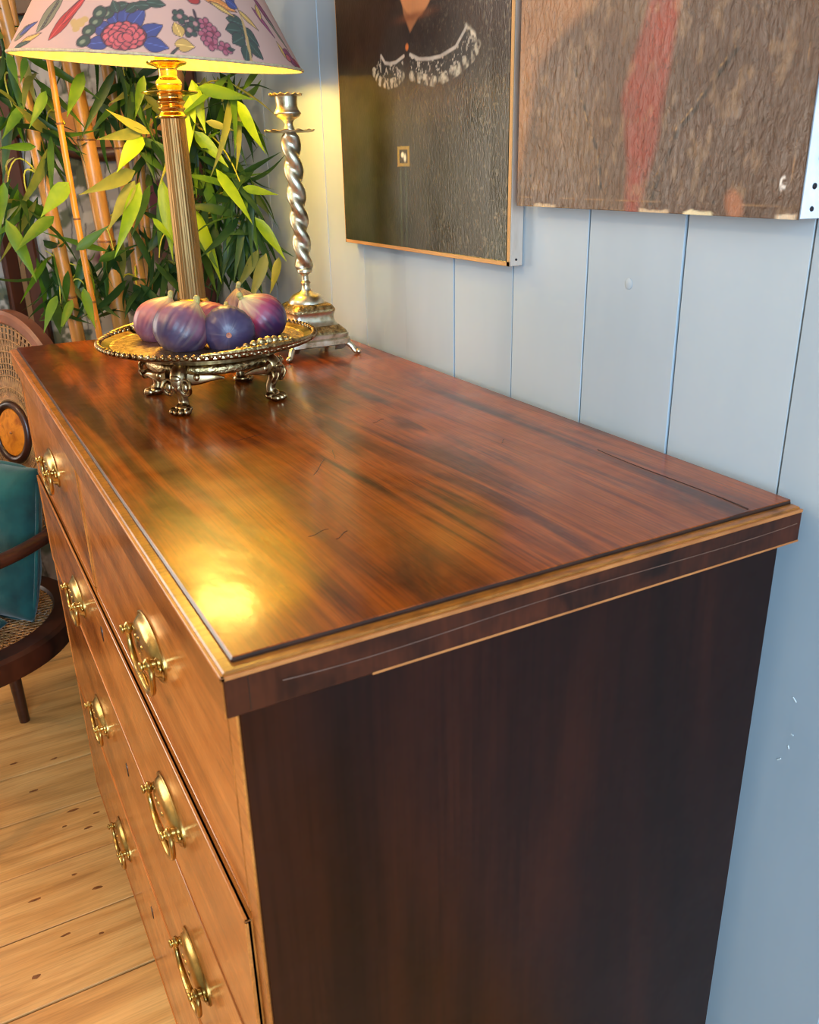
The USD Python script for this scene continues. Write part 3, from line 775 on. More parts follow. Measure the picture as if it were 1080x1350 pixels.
# turned-over canvas edge down the near side, held by tacks; lifts a little at the bottom corner
ev, ef = grid_sheet(14, 90, lambda u_, v_: np.stack([-0.0118 + 0.0262 * u_, Y0 - 0.0006 - 0.0012 * np.sin(v_ * 40) ** 2 * u_ - 0.008 * np.exp(-v_ * 90) * u_, Z0 + 0.001 + (Z1 - Z0) * v_], -1))
em = trimesh.Trimesh(np.vstack([ev, ev + [0, 0.001, 0]]), np.vstack([ef, ef[:, ::-1] + len(ev)]), process=False)
obj('turned_canvas_edge', em, M['tape'], p2, smooth=True, label='white turned-over canvas edge')
for z in (1.2992, 1.3171, 1.3386, 1.3609, 1.3799, 1.404, 1.43, 1.455, 1.48, 1.51):
    obj('tack', ball((0.0015 + 0.002 * math.sin(z * 700), Y0 - 0.0015, z), 0.0026, 2, (1, 0.5, 1)), M['iron'], p2)

# ================================================================== table lamp
LX, LY = -0.25, 1.05
la = thing('table_lamp', 'brass column table lamp with pink floral shade at the far end of the chest', 'lamp', (LX, LY, H + 0.0004))
obj('base', lathe(smooth_prof([(0.066, 0), (0.068, 0.006), (0.064, 0.012), (0.058, 0.016), (0.056, 0.026), (0.044, 0.036), (0.030, 0.048), (0.024, 0.060), (0.022, 0.070)], 4), 56), M['lampbrass'], la)
obj('base_collar', lathe(smooth_prof([(0.021, 0.068), (0.026, 0.072), (0.0275, 0.076), (0.026, 0.080), (0.0235, 0.083)], 4), 40), M['lampbrass'], la)
obj('column', lathe([(0.0222, 0.082)] +  [(0.0222 - 0.0030 * k / 12, 0.083 + 0.282 * k / 12) for k in range(13)] + [(0.0192, 0.366)], 208, ribs=26, rib_amp=0.022, rib_range=(0.0825, 0.3655)), M['lampcol'], la, smooth=50)
obj('collar', lathe(smooth_prof([(0.020, 0.364), (0.0225, 0.367), (0.0205, 0.3705), (0.0185, 0.374), (0.0205, 0.377), (0.0215, 0.3795), (0.0185, 0.3825), (0.0215, 0.386), (0.0225, 0.3885), (0.019, 0.393), (0.020, 0.3975)], 4), 44), M['lampbrass'], la)
obj('drip_plate', lathe(smooth_prof([(0.018, 0.3965), (0.034, 0.3985), (0.0435, 0.4012), (0.0437, 0.4024), (0.034, 0.4005), (0.018, 0.401)], 4), 56), M['lampbrass'], la)
obj('socket', lathe(smooth_prof([(0.0165, 0.400), (0.0185, 0.4075), (0.021, 0.413), (0.0185, 0.419), (0.0145, 0.4235), (0.0145, 0.434), (0.018, 0.438), (0.030, 0.4425), (0.031, 0.4455), (0.018, 0.448), (0.016, 0.475), (0.012, 0.482)], 4), 44), M['lampbrass'], la)

SC = np.array([-0.259, 1.05, 1.495]) - np.array([LX, LY, H])
e1 = np.array([1, 0, -0.0415])
e1 /= np.linalg.norm(e1)
en = np.cross([1, 0, -0.0415], [0, 1, 0.0703])
en /= np.linalg.norm(en)
e2 = np.cross(en, e1)
R0, R1, HH = 0.2197, 0.072, 0.24


def shade_pt(th, h, off=0.0):
    r = R0 + (R1 - R0) * h / HH + off
    return SC + (r * np.cos(th))[..., None] * e1 + (r * np.sin(th))[..., None] * e2 + np.asarray(h)[..., None] * en


MOT = []
SKETCH = dict(ink=lin(48, 44, 58), pink=lin(196, 88, 92), dpink=lin(150, 50, 66), blue=lin(52, 72, 128), dgreen=lin(46, 74, 66), grey=lin(122, 120, 96), tan=lin(196, 158, 100),
              gold=lin(200, 158, 84), red=lin(172, 52, 50), orange=lin(216, 130, 62), plum=lin(138, 62, 96))


def print_col(th, h):
    """Chintz print: th degrees, h metres up from the lower edge."""
    r = R0 + (R1 - R0) * h / HH
    sl = h * math.hypot(1, (R0 - R1) / HH)
    P = np.stack([th * 0.02, h * 10, 0 * h], -1)
    col = np.empty(th.shape + (3,))
    col[:] = lin(206, 166, 152)
    wob = 0.0022 * (nz(np.stack([th * 0.35, sl * 90, 0 * h], -1), 1.0, 7, 2) - 0.5)

    def loc(t0, h0):
        return (th - t0) * PI / 180 * r, sl - h0 * math.hypot(1, (R0 - R1) / HH)

    def ell(t0, h0, a, b, ang, c, edge=True, e=0.0012):
        nonlocal col
        x, y = loc(t0, h0)
        ca, sa = math.cos(ang), math.sin(ang)
        q = np.hypot((x * ca + y * sa) / a, (-x * sa + y * ca) / b) - 1
        d = q * min(a, b) + wob
        if edge:
            col = blend(col, SKETCH['ink'], soft(d - 0.0009, e))
        col = blend(col, c, soft(d + 0.0004, e))

    def leaf(t0, h0, a, b, ang, c, mid=True):
        nonlocal col
        x, y = loc(t0, h0)
        ca, sa = math.cos(ang), math.sin(ang)
        X, Y_ = x * ca + y * sa, -x * sa + y * ca
        s = np.clip(X / a, -1, 1)
        d = np.abs(Y_) - b * (1 - s * s) * (1 - 0.35 * s) + np.maximum(np.abs(X) - a, 0) * 3 + wob
        col = blend(col, SKETCH['ink'], soft(d - 0.0008, 0.0012))
        col = blend(col, c, soft(d + 0.0004, 0.0012))
        if mid:
            col = blend(col, np.minimum(c * 1.9 + 0.02, 1), soft(np.abs(Y_) - 0.0005, 0.0008) * soft(d + 0.001, 0.001))

    def line(pts, wd, c):
        nonlocal col
        k = math.hypot(1, (R0 - R1) / HH)
        pts = [((t - pts[0][0]) * PI / 180 * 0.2, hh * k) for t, hh in pts]
        x = (th - line.t0) * PI / 180 * 0.2
        d, _ = seg_d(x, sl, pts)
        col = blend(col, c, soft(d - wd + wob, 0.0012))

    def flower(t0, h0, s, c, cc):
        for k in range(5):
            a = k * 2 * PI / 5 + t0
            x, y = s * 0.75 * math.cos(a), s * 0.75 * math.sin(a)
            ell(t0 + math.degrees(x / 0.2), h0 + y / 1.18, s * 0.55, s * 0.48, a, c)
        ell(t0, h0, s * 0.45, s * 0.45, 0, cc, False)

    # peony with blue outer petals
    for (t, h0, an) in ((-121, 0.040, 2.1), (-117, 0.0445, 1.57), (-112.6, 0.0425, 1.0), (-107.2, 0.029, 0.5), (-105.8, 0.0115, -0.2), (-126.2, 0.029, 2.7), (-126.6, 0.0095, 3.3)):
        leaf(t, h0, 0.018, 0.0105, an, SKETCH['blue'])
    for (t, h0) in ((-124.5, 0.0475), (-128.4, 0.0365), (-130.6, 0.0245), (-131.8, 0.0115), (-127.5, 0.0475)):
        ell(t, h0, 0.0098, 0.0085, 0.6, SKETCH['dgreen'])
        ell(t - 0.3, h0 - 0.001, 0.0045, 0.0035, 0.6, lin(126, 136, 110), False)
    ell(-117.1, 0.0200, 0.0300, 0.0200, 0, SKETCH['dpink'])
    rr = np.random.default_rng(4)
    for ring, nn in ((0.80, 13), (0.52, 9), (0.22, 5)):
        for k in range(nn):
            a = 2 * PI * k / nn + ring * 3
            x, y = 0.0265 * ring * math.cos(a), 0.0175 * ring * math.sin(a)
            ell(-117.1 + math.degrees(x / 0.205), 0.0205 + y / 1.18, 0.0072, 0.0056, a, SKETCH['pink'] * (0.9 + 0.35 * rr.random()), True, 0.001)
    # stem of leaves above the peony
    for (t, h0, an, a) in ((-118.9, 0.0571, 0.4, 0.011), (-114.3, 0.0565, 0.7, 0.012), (-109.7, 0.0595, 0.1, 0.012), (-104.7, 0.0629, -0.1, 0.013), (-121.5, 0.056, 2.0, 0.010)):
        leaf(t, h0, a, 0.0065, an, SKETCH['dgreen'])
    # long red tail feathers and the mottled bird
    leaf(-142.0, 0.040, 0.040, 0.0085, 1.03, SKETCH['red'])
    leaf(-139.0, 0.052, 0.028, 0.005, 1.0, SKETCH['red'] * 1.15)
    leaf(-152.3, 0.046, 0.034, 0.0120, 1.1, SKETCH['grey'])
    for k in range(9):
        ell(-153.8 + 0.45 * k, 0.028 + 0.004 * k, 0.0032, 0.0022, 1.1, lin(90, 104, 84), True)
    leaf(-168, 0.023, 0.032, 0.0075, 0.42, SKETCH['grey'])
    leaf(-165, 0.027, 0.024, 0.0045, 0.42, SKETCH['blue'])
    leaf(-160, 0.0125, 0.028, 0.0055, 0.35, SKETCH['gold'])
    leaf(-164, 0.0060, 0.022, 0.0038, 0.2, SKETCH['dgreen'])
    for (t, h0) in ((-135.7, 0.0355), (-137.2, 0.0315), (-134.4, 0.0325), (-136.2, 0.0265), (-138.2, 0.0350), (-133.4, 0.038)):
        ell(t, h0, 0.0058, 0.0050, 0, SKETCH['tan'], False)
    # small dark blossoms, gold leaves, pink sprig
    for (t, h0) in ((-95.6, 0.0494), (-92.5, 0.0334), (-89.6, 0.0417)):
        flower(t, h0, 0.0085, SKETCH['dgreen'] * 1.1, lin(182, 130, 126))
    leaf(-97.0, 0.0325, 0.011, 0.0080, 1.9, SKETCH['gold'])
    leaf(-95.3, 0.0135, 0.0135, 0.0095, -0.1, SKETCH['gold'])
    leaf(-99.5, 0.0045, 0.010, 0.0012, 0.8, SKETCH['dgreen'], False)
    for (t, h0) in ((-85.5, 0.0425), (-83.1, 0.0330), (-86.4, 0.0287), (-84.8, 0.0187), (-79.7, 0.0146)):
        flower(t, h0, 0.0082, lin(176, 92, 110), lin(130, 54, 74))
    leaf(-77.2, 0.014, 0.006, 0.0028, 0, SKETCH['dgreen'], False)
    leaf(-89.0, 0.0525, 0.009, 0.0012, 1.7, SKETCH['ink'], False)
    # broad green leaves on a tan stem
    for (t, h0, an, a, b) in ((-70.4, 0.0505, 2.9, 0.015, 0.0110), (-72.6, 0.0395, 3.2, 0.015, 0.0115), (-72.4, 0.0270, 3.6, 0.014, 0.0105), (-65.2, 0.0334, -0.9, 0.018, 0.0105),
                              (-65.3, 0.0165, -1.0, 0.016, 0.0100), (-70.6, 0.0105, 4.2, 0.014, 0.0090)):
        leaf(t, h0, a, b, an, SKETCH['dgreen'])
    for k in range(26):
        s = k / 25
        t = -65.6 + (0.4 - 3.6 * s) * math.sin(min(1, s * 1.3) * PI / 2) - 0.6 * s
        ell(t, 0.0690 - 0.066 * s, 0.0026, 0.0026, 0, SKETCH['tan'], False)
    leaf(-62.0, 0.0555, 0.020, 0.0042, -0.8, SKETCH['gold'])
    # orange bird, its blue wing, and the bird at the right
    leaf(-76.0, 0.0720, 0.030, 0.0075, -0.35, SKETCH['orange'])
    leaf(-75.0, 0.0645, 0.020, 0.0035, -0.5, SKETCH['gold'])
    leaf(-68.6, 0.0735, 0.0110, 0.0085, -0.6, SKETCH['blue'])
    ell(-88.3, 0.0720, 0.0085, 0.0060, 0, SKETCH['red'])
    leaf(-45.5, 0.0215, 0.015, 0.0058, 1.9, SKETCH['gold'])
    leaf(-39.8, 0.0130, 0.021, 0.0115, -0.6, SKETCH['plum'])
    ell(-42.5, 0.0125, 0.0080, 0.0065, 0, SKETCH['pink'])
    leaf(-33.5, 0.0070, 0.018, 0.0060, -0.3, SKETCH['dpink'])
    leaf(-44.0, 0.0660, 0.034, 0.0065, -1.1, SKETCH['plum'] * 0.8)
    leaf(-40.5, 0.0450, 0.030, 0.0042, -1.05, SKETCH['grey'] * 0.8)
    leaf(-50.5, 0.0560, 0.026, 0.0045, -1.0, SKETCH['plum'])
    # upper sprays
    for k in range(40):
        t = -180 + k * 4.6 + 9 * math.sin(k * 3.1)
        leaf(t, 0.10 + 0.045 * ((k * 7) % 5) / 4 + 0.03 * math.sin(k), 0.012, 0.0055, k * 1.3, [SKETCH['dgreen'], SKETCH['pink'], SKETCH['gold'], SKETCH['blue']][k % 4])
    return col * 0.9 + lin(206, 166, 152) * 0.1


NT, NH = 900, 190
tt = np.linspace(-180, 180, NT, endpoint=False)
tg, hg = np.meshgrid(tt, np.linspace(0, HH, NH), indexing='ij')
half = np.where(tg > 0, tg - 180, tg)      # the print repeats on the far half
cols = print_col(half.ravel(), hg.ravel())
Vs = shade_pt(np.radians(tg), hg).reshape(-1, 3)
Vi = shade_pt(np.radians(tg), hg, -0.0012).reshape(-1, 3)


def wrap_faces(nt, nh):
    i = np.arange(nt)
    j = (i + 1) % nt
    F = []
    for k in range(nh - 1):
        F += [np.stack([i * nh + k, j * nh + k, j * nh + k + 1], 1), np.stack([i * nh + k, j * nh + k + 1, i * nh + k + 1], 1)]
    return np.vstack(F)


obj('shade', (Vs, wrap_faces(NT, NH)), M['shade'], la, col=cols, label='pink linen shade printed with flowers and birds')
t2, h2 = np.meshgrid(np.linspace(-180, 180, 120, endpoint=False), np.linspace(0, HH, 20), indexing='ij')
V2 = shade_pt(np.radians(t2), h2, -0.0016).reshape(-1, 3)
obj('shade_lining', (V2, wrap_faces(120, 20)[:, ::-1]), M['lining'], la, smooth=True, label='cream shade lining glowing yellow')
ta = np.linspace(-PI, PI, 241)[:-1]
obj('shade_braid', tube(shade_pt(ta, np.full(240, -0.0008), 0.0004), 0.0022 + 0.0007 * np.sin(np.arange(240) * PI), 8, closed=True), M['braid'], la)
obj('top_ring', tube(shade_pt(ta[::4], np.full(60, HH), 0.0), 0.002, 8, closed=True), M['lampbrass'], la)
for k in range(3):
    a = 2 * PI * k / 3 + 0.4
    obj('shade_arm', tube(np.array([SC + en * (HH - 0.03), shade_pt(np.array([a]), np.array([HH]))[0]]), 0.0014, 6), M['lampbrass'], la)
obj('harp', tube(np.array([[0, 0, 0.47], SC + en * (HH - 0.03)]), 0.0022, 8), M['lampbrass'], la)

# ================================================================== candlestick
cs = thing('candlestick', 'tall silver barley-twist candlestick on a stepped square foot beside the lamp', 'candlestick', (-0.106, 0.888, H))


def sq(prof, n_r=0.18):
    """Square-section stack (half-width, z) with softened corners."""
    t = np.linspace(0, 2 * PI, 64, endpoint=False) + PI / 64
    c, s = np.cos(t), np.sin(t)
    k = (np.abs(c) ** 9 + np.abs(s) ** 9) ** (-1 / 9)
    base = np.stack([c * k, s * k], 1)
    V = np.vstack([np.column_stack([base * r, np.full(64, z)]) for r, z in prof])
    i = np.arange(64)
    j = (i + 1) % 64
    F = []
    m = len(prof)
    for a in range(m - 1):
        F += [np.stack([a * 64 + i, a * 64 + j, (a + 1) * 64 + j], 1), np.stack([a * 64 + i, (a + 1) * 64 + j, (a + 1) * 64 + i], 1)]
    V = np.vstack([V, [0, 0, prof[0][1]], [0, 0, prof[-1][1]]])
    F += [np.stack([np.full(64, len(V) - 2), j, i], 1), np.stack([np.full(64, len(V) - 1), (m - 1) * 64 + i, (m - 1) * 64 + j], 1)]
    return trimesh.Trimesh(V, np.vstack(F), process=False)


obj('plinth', sq([(0.050, 0.016), (0.0555, 0.018), (0.0555, 0.026), (0.053, 0.029), (0.0535, 0.034), (0.0525, 0.0355)]), M['silver'], cs, smooth=30)
obj('chased_step', sq([(0.052, 0.0355), (0.0505, 0.039), (0.045, 0.0445), (0.0415, 0.0475)]), M['chased'], cs, smooth=30)
obj('waist', sq([(0.0405, 0.0475), (0.0375, 0.051), (0.0355, 0.056), (0.035, 0.063), (0.0365, 0.068), (0.0375, 0.0695)]), M['silver'], cs, smooth=30)
obj('chased_shoulder', sq([(0.0375, 0.0695), (0.0375, 0.073), (0.034, 0.0785), (0.029, 0.082)]), M['chased'], cs, smooth=30)
obj('dome', lathe(smooth_prof([(0.030, 0.0815), (0.029, 0.086), (0.023, 0.0935), (0.013, 0.0985), (0.0085, 0.102), (0.0065, 0.110), (0.0085, 0.1135), (0.0055, 0.118), (0.0055, 0.1245), (0.0085, 0.1285), (0.0125, 0.1305), (0.0125, 0.1345), (0.009, 0.136)], 4), 40), M['silver'], cs)
for a in range(4):
    an = PI / 4 + a * PI / 2
    d = np.array([math.cos(an), math.sin(an)])
    pth = spline([(0.048 * d[0], 0.048 * d[1], 0.021), (0.064 * d[0], 0.064 * d[1], 0.0195), (0.076 * d[0], 0.076 * d[1], 0.012), (0.082 * d[0], 0.082 * d[1], 0.0045), (0.088 * d[0], 0.088 * d[1], 0.0050)], 18)
    ft = tube(pth, np.linspace(0.0065, 0.0035, 18), 10)
    br = hull([(0.05 * d[0] - 0.006 * d[1], 0.05 * d[1] + 0.006 * d[0], 0.017), (0.05 * d[0] + 0.006 * d[1], 0.05 * d[1] - 0.006 * d[0], 0.017), (0.07 * d[0], 0.07 * d[1], 0.016), (0.045 * d[0], 0.045 * d[1], 0.006), (0.058 * d[0], 0.058 * d[1], 0.007)])
    obj('foot', cat_(ft, ball((0.0865 * d[0], 0.0865 * d[1], 0.0048), 0.0048, 2), br), M['silver'], cs)
LEANX, LEANY = -0.013, 0.0


def lean(m):
    v = m.vertices.copy()
    k = np.clip((v[:, 2] - 0.13) / 0.27, 0, None)
    v[:, 0] += LEANX * k
    m = m.copy()
    m.vertices = v
    return m


nzs = 150
zz = np.linspace(0.134, 0.338, nzs)
tw = np.linspace(0, 2 * PI, 40, endpoint=False)
VV = []
for z in zz:
    k = (z - 0.134) / (0.338 - 0.134)
    R_ = (0.0150 + 0.0005 * k) * min(1, 0.80 + 8 * min(k, 1 - k))
    ph = -2 * PI * (z - 0.134) / 0.073
    rr_ = R_ * (1 - 0.33 * (0.5 - 0.5 * np.cos(2 * (tw - ph))) ** 1.3)
    VV.append(np.stack([rr_ * np.cos(tw), rr_ * np.sin(tw), np.full(40, z)], 1))
VV = np.vstack(VV + [np.array([[0, 0, zz[0]], [0, 0, zz[-1]]])])
i = np.arange(40)
j = (i + 1) % 40
FF = []
for a in range(nzs - 1):
    FF += [np.stack([a * 40 + i, a * 40 + j, (a + 1) * 40 + j], 1), np.stack([a * 40 + i, (a + 1) * 40 + j, (a + 1) * 40 + i], 1)]
FF += [np.stack([np.full(40, nzs * 40), j, i], 1), np.stack([np.full(40, nzs * 40 + 1), (nzs - 1) * 40 + i, (nzs - 1) * 40 + j], 1)]
obj('twist_stem', lean(trimesh.Trimesh(VV, np.vstack(FF), process=False)), M['silver'], cs, smooth=True)


def wavy_plate(r, z, n, amp, th=0.002):
    t = np.linspace(0, 2 * PI, 96, endpoint=False)
    prof = [(0.2, 0), (0.75, 0.0005), (1.0, 0.0022), (1.02, 0.0030), (0.98, 0.0036), (0.72, 0.0020), (0.2, 0.0018)]
    V = np.vstack([np.stack([r * s * np.cos(t) * (1 + amp * np.cos(n * t) * (s > 0.9)), r * s * np.sin(t) * (1 + amp * np.cos(n * t) * (s > 0.9)), z + h + (0.0012 * np.cos(n * t) if s > 0.9 else 0 * t)], 1) for s, h in prof])
    i = np.arange(96)
    j = (i + 1) % 96
    F = []
    for a in range(len(prof) - 1):
        F += [np.stack([a * 96 + i, a * 96 + j, (a + 1) * 96 + j], 1), np.stack([a * 96 + i, (a + 1) * 96 + j, (a + 1) * 96 + i], 1)]
    V = np.vstack([V, [0, 0, z], [0, 0, z + 0.0018]])
    F += [np.stack([np.full(96, len(V) - 2), j, i], 1), np.stack([np.full(96, len(V) - 1), (len(prof) - 1) * 96 + i, (len(prof) - 1) * 96 + j], 1)]
    return trimesh.Trimesh(V, np.vstack(F), process=False)


obj('drip_pan', lean(wavy_plate(0.0375, 0.3375, 12, 0.02)), M['silver'], cs)
obj('candle_cup', lean(lathe(smooth_prof([(0.0075, 0.338), (0.0085, 0.342), (0.0065, 0.349), (0.0085, 0.3545), (0.0175, 0.360), (0.0205, 0.3645), (0.0175, 0.369), (0.0160, 0.376), (0.0170, 0.386), (0.0175, 0.388)], 5), 40)), M['silver'], cs)
obj('nozzle_rim', lean(wavy_plate(0.0245, 0.3875, 14, 0.015)), M['silver'], cs)

# ================================================================== footed dish
DX, DY = -0.334, 0.680
ds = thing('footed_dish', 'round tarnished silver dish on four paw feet holding the figs', 'dish', (DX, DY, H))
rD = 0.141
prof = [(0.0001, 0.0615), (0.07, 0.0615), (0.088, 0.0625), (0.102, 0.066), (0.115, 0.0715), (0.128, 0.0750), (0.138, 0.0775), (rD, 0.0800), (0.1405, 0.0828), (0.136, 0.0822), (0.126, 0.0788), (0.114, 0.0755), (0.101, 0.0700), (0.088, 0.0665), (0.07, 0.0655), (0.0001, 0.0650)]
obj('dish', lathe(prof, 96), M['dish'], ds, smooth=40)
bd = []
for k in range(92):
    a = 2 * PI * k / 92
    s = ball((0, 0, 0), 0.0043, 1, (1.15, 0.75, 0.9))
    bd.append(moved(s, ((rD - 0.0005) * math.cos(a), (rD - 0.0005) * math.sin(a), 0.0828), rz=a + 0.7))
obj('gadroon_rim', cat_(*bd), M['dish'], ds, kind='stuff', label='beaded gadroon rim')
obj('engraved_band', lathe([(0.112, 0.0752), (0.112, 0.0758), (0.122, 0.0786), (0.1265, 0.0796), (0.1265, 0.0788)], 80), M['chased'], ds)
obj('apron', lathe(smooth_prof([(0.070, 0.0630), (0.082, 0.0600), (0.0845, 0.0555), (0.0835, 0.0495), (0.080, 0.0480), (0.078, 0.0500), (0.074, 0.0600), (0.060, 0.0625)], 3), 80), M['chased'], ds)


def rot_a(v, a):
    v = np.asarray(v, float)
    c, s = math.cos(a), math.sin(a)
    return np.stack([v[..., 0] * c - v[..., 1] * s, v[..., 0] * s + v[..., 1] * c, v[..., 2]], -1)


def paw_leg(a):
    """Cabriole leg with scrolled knee, splayed wings and a lion's paw; local +x is outward."""
    pth = spline([(0.076, 0, 0.055), (0.088, 0, 0.048), (0.091, 0, 0.037), (0.086, 0, 0.025), (0.084, 0, 0.015), (0.089, 0, 0.007)], 22)
    rad = np.interp(np.linspace(0, 1, 22), [0, 0.25, 0.6, 0.85, 1], [0.011, 0.0125, 0.0065, 0.0065, 0.0085])
    parts = [tube(pth, rad, 12)]
    for k, y in enumerate((-0.0105, -0.0036, 0.0036, 0.0105)):
        parts.append(ball((0.094 + (0.004 if abs(y) < 0.005 else 0.0005), y, 0.0048), 0.0048, 2, (1.5, 0.8, 1.0)))
    parts.append(ball((0.086, 0, 0.0065), 0.0098, 2, (1.0, 1.25, 0.66)))
    for s in (-1, 1):
        th = np.linspace(0, 2 * PI, 21)[:-1]
        parts.append(tube(np.stack([0.0985 - 0.004 * np.abs(np.sin(th)), s * 0.0115 + 0.0078 * np.cos(th), 0.0360 + 0.0098 * np.sin(th)], 1), 0.0022, 8, closed=True))
        parts.append(ball((0.0965, s * 0.0115, 0.0360), 0.0050, 2, (0.6, 0.9, 1.2)))
        wing = spline([(0.090, s * 0.014, 0.047), (0.087, s * 0.030, 0.0465), (0.082, s * 0.043, 0.0475), (0.0745, s * 0.055, 0.0455)], 16)
        parts.append(tube(wing, np.interp(np.linspace(0, 1, 16), [0, 0.4, 1], [0.0095, 0.0062, 0.0016]), 8, flat=(0.6, 1)))
        parts.append(ball((0.089, s * 0.0255, 0.0485), 0.0052, 2))
    parts.append(ball((0.097, 0, 0.0475), 0.0065, 2, (0.7, 1.2, 0.8)))
    m = cat_(*parts)
    m.vertices = rot_a(m.vertices, a)
    return m


A0 = math.atan2(0.615 - DY, -0.396 - DX)
for k in range(4):
    obj('paw_foot', paw_leg(A0 + k * PI / 2), M['dish'], ds)
# scrolled shell crests on the rim
for a in (math.atan2(0.553 - DY, -0.298 - DX), math.atan2(0.553 - DY, -0.298 - DX) + PI):
    prt = []
    for k in range(-4, 5):
        b = a + k * 0.075
        rr_ = rD - 0.006
        prt.append(ball((rr_ * math.cos(b), rr_ * math.sin(b), 0.0855 + 0.0075 * (1 - (k / 4.6) ** 2)), 0.0062 - 0.0006 * abs(k), 2, (1, 1, 0.95)))
        b2 = a + (k + 0.5) * 0.07
        prt.append(ball(((rD - 0.013) * math.cos(b2), (rD - 0.013) * math.sin(b2), 0.0835 + 0.003 * (1 - (k / 5) ** 2)), 0.0045, 1))
    ln_ = []
    for k in range(-12, 13):
        b = a + k * 0.052
        ln_.append(((rD + 0.0005) * math.cos(b), (rD + 0.0005) * math.sin(b), 0.0845 + 0.0025 * math.cos(k * 0.12)))
    prt.append(tube(np.array(ln_), np.interp(np.abs(np.arange(-12, 13)), [0, 12], [0.0052, 0.002]), 8))
    obj('shell_crest', cat_(*prt), M['chased'], ds)

# ================================================================== figs
def fig(name, label, c, axis, L_, Rm, c_top, c_mid, c_bot, seed, eye=False, blush=None, stem=True):
    """Pear-shaped fig; axis points from the blossom end to the stem; c = centre of the bulb."""
    axis = np.asarray(axis, float)
    axis /= np.linalg.norm(axis)
    prof = smooth_prof([(0.0005, -0.98), (0.30, -0.95), (0.72, -0.70), (0.97, -0.22), (1.0, 0.10), (0.93, 0.42), (0.74, 0.74), (0.48, 1.00), (0.26, 1.17), (0.16, 1.25), (0.10, 1.28)], 5)
    n = 72
    t = np.linspace(0, 2 * PI, n, endpoint=False)
    V, C = [], []
    R_ = prof[:, 0]
    Z_ = prof[:, 1]
    rs = np.random.default_rng(seed)
    for r, z in zip(R_, Z_):
        lob = 1 + 0.025 * np.cos(3 * t + seed) + 0.012 * np.cos(19 * t)
        V.append(np.stack([Rm * r * lob * np.cos(t), Rm * r * lob * np.sin(t), np.full(n, L_ * z)], 1))
    V = np.vstack(V)
    zq = V[:, 2] / L_
    ang = np.arctan2(V[:, 1], V[:, 0])
    st = nz(np.stack([np.cos(ang) * 9, np.sin(ang) * 9, zq * 0.9 + seed], -1), 1.0, seed, 3)
    lo = nz(np.stack([np.cos(ang), np.sin(ang), zq], -1) + seed, 1.6, seed + 3, 3)
    q = zq + (st - 0.5) * 0.9 + (lo - 0.5) * 0.7
    k1 = np.clip((q + 0.25) / 0.8, 0, 1)[:, None]
    k2 = np.clip((q - 0.62) / 0.6, 0, 1)[:, None]
    col = lin(c_bot) * (1 - k1) + lin(c_mid) * k1
    col = col * (1 - k2) + lin(c_top) * k2
    bloom = np.clip((nz(np.stack([np.cos(ang) * 2, np.sin(ang) * 2, zq * 2], -1), 1.0, seed + 8, 4) - 0.45) * 3, 0, 1)[:, None] * 0.15
    col = col * (1 - bloom) + lin(150, 140, 168) * bloom
    strk = np.clip((nz(np.stack([np.cos(ang) * 26, np.sin(ang) * 26, zq * 0.6], -1), 1.0, seed + 5, 2) - 0.62) * 6, 0, 1)[:, None] * 0.14
    col = col * (1 - strk) + lin(206, 184, 160) * strk
    i = np.arange(n)
    j = (i + 1) % n
    F = []
    for a in range(len(R_) - 1):
        F += [np.stack([a * n + i, a * n + j, (a + 1) * n + j], 1), np.stack([a * n + i, (a + 1) * n + j, (a + 1) * n + i], 1)]
    h = np.array([0, 0, 1.0]) if abs(axis[2]) < 0.9 else np.array([1.0, 0, 0])
    x_ = np.cross(h, axis)
    x_ /= np.linalg.norm(x_)
    y_ = np.cross(axis, x_)
    B = np.stack([x_, y_, axis], 0)
    p = thing(name, label, 'fig', c, group='figs in the silver dish')
    obj('skin', (V @ B, np.vstack(F)), M['fig'], p, col=col)
    if stem:
        sp = spline([(0, 0, L_ * 1.24), (0.001, 0, L_ * 1.34), (0.003, 0.001, L_ * 1.46)], 8)
        sm = tube(sp, np.linspace(Rm * 0.13, Rm * 0.10, 8), 10)
        sm = cat_(sm, ball(sp[-1], Rm * 0.125, 1))
        sm.vertices = sm.vertices @ B
        obj('stem', sm, M['figstem'], p)
    if eye:
        em_ = lathe([(0.11 * Rm, -0.99 * L_), (0.10 * Rm, -1.01 * L_), (0.05 * Rm, -1.0 * L_), (0.03 * Rm, -0.97 * L_)], 16)
        em_.vertices = em_.vertices @ B
        em_.fix_normals()
        obj('eye', em_, M['ostiole'], p)
    return p


ZB = H + 0.0675
fig('fig', 'pale pink fig at the far left of the silver dish with upright stem', (-0.388, 0.722, ZB + 0.0310), (0.46, -0.05, 0.80), 0.030, 0.0320, (190, 160, 116), (186, 106, 92), (104, 52, 70), 1)
fig('fig', 'large purple fig lying at the front left of the silver dish', (-0.380, 0.637, ZB + 0.0340), (0.60, 0.16, 0.74), 0.0315, 0.0355, (176, 160, 122), (136, 78, 90), (58, 42, 66), 2)
fig('fig', 'round purple fig turned to show its orange eye in the dish', (-0.326, 0.612, ZB + 0.0310), (0.30, 0.92, 0.03), 0.0265, 0.0320, (184, 164, 128), (96, 72, 90), (60, 48, 76), 3, eye=True)
fig('fig', 'small red fig lying behind the fig with the orange eye', (-0.328, 0.700, ZB + 0.0310), (0.86, 0.10, 0.52), 0.0255, 0.0260, (150, 44, 66), (160, 70, 74), (128, 66, 66), 4)
fig('fig', 'fig with pale tip shading to deep purple at the right of the dish', (-0.262, 0.665, ZB + 0.0325), (-0.66, 0.06, 0.76), 0.0310, 0.0340, (184, 164, 122), (150, 48, 76), (54, 28, 64), 5)
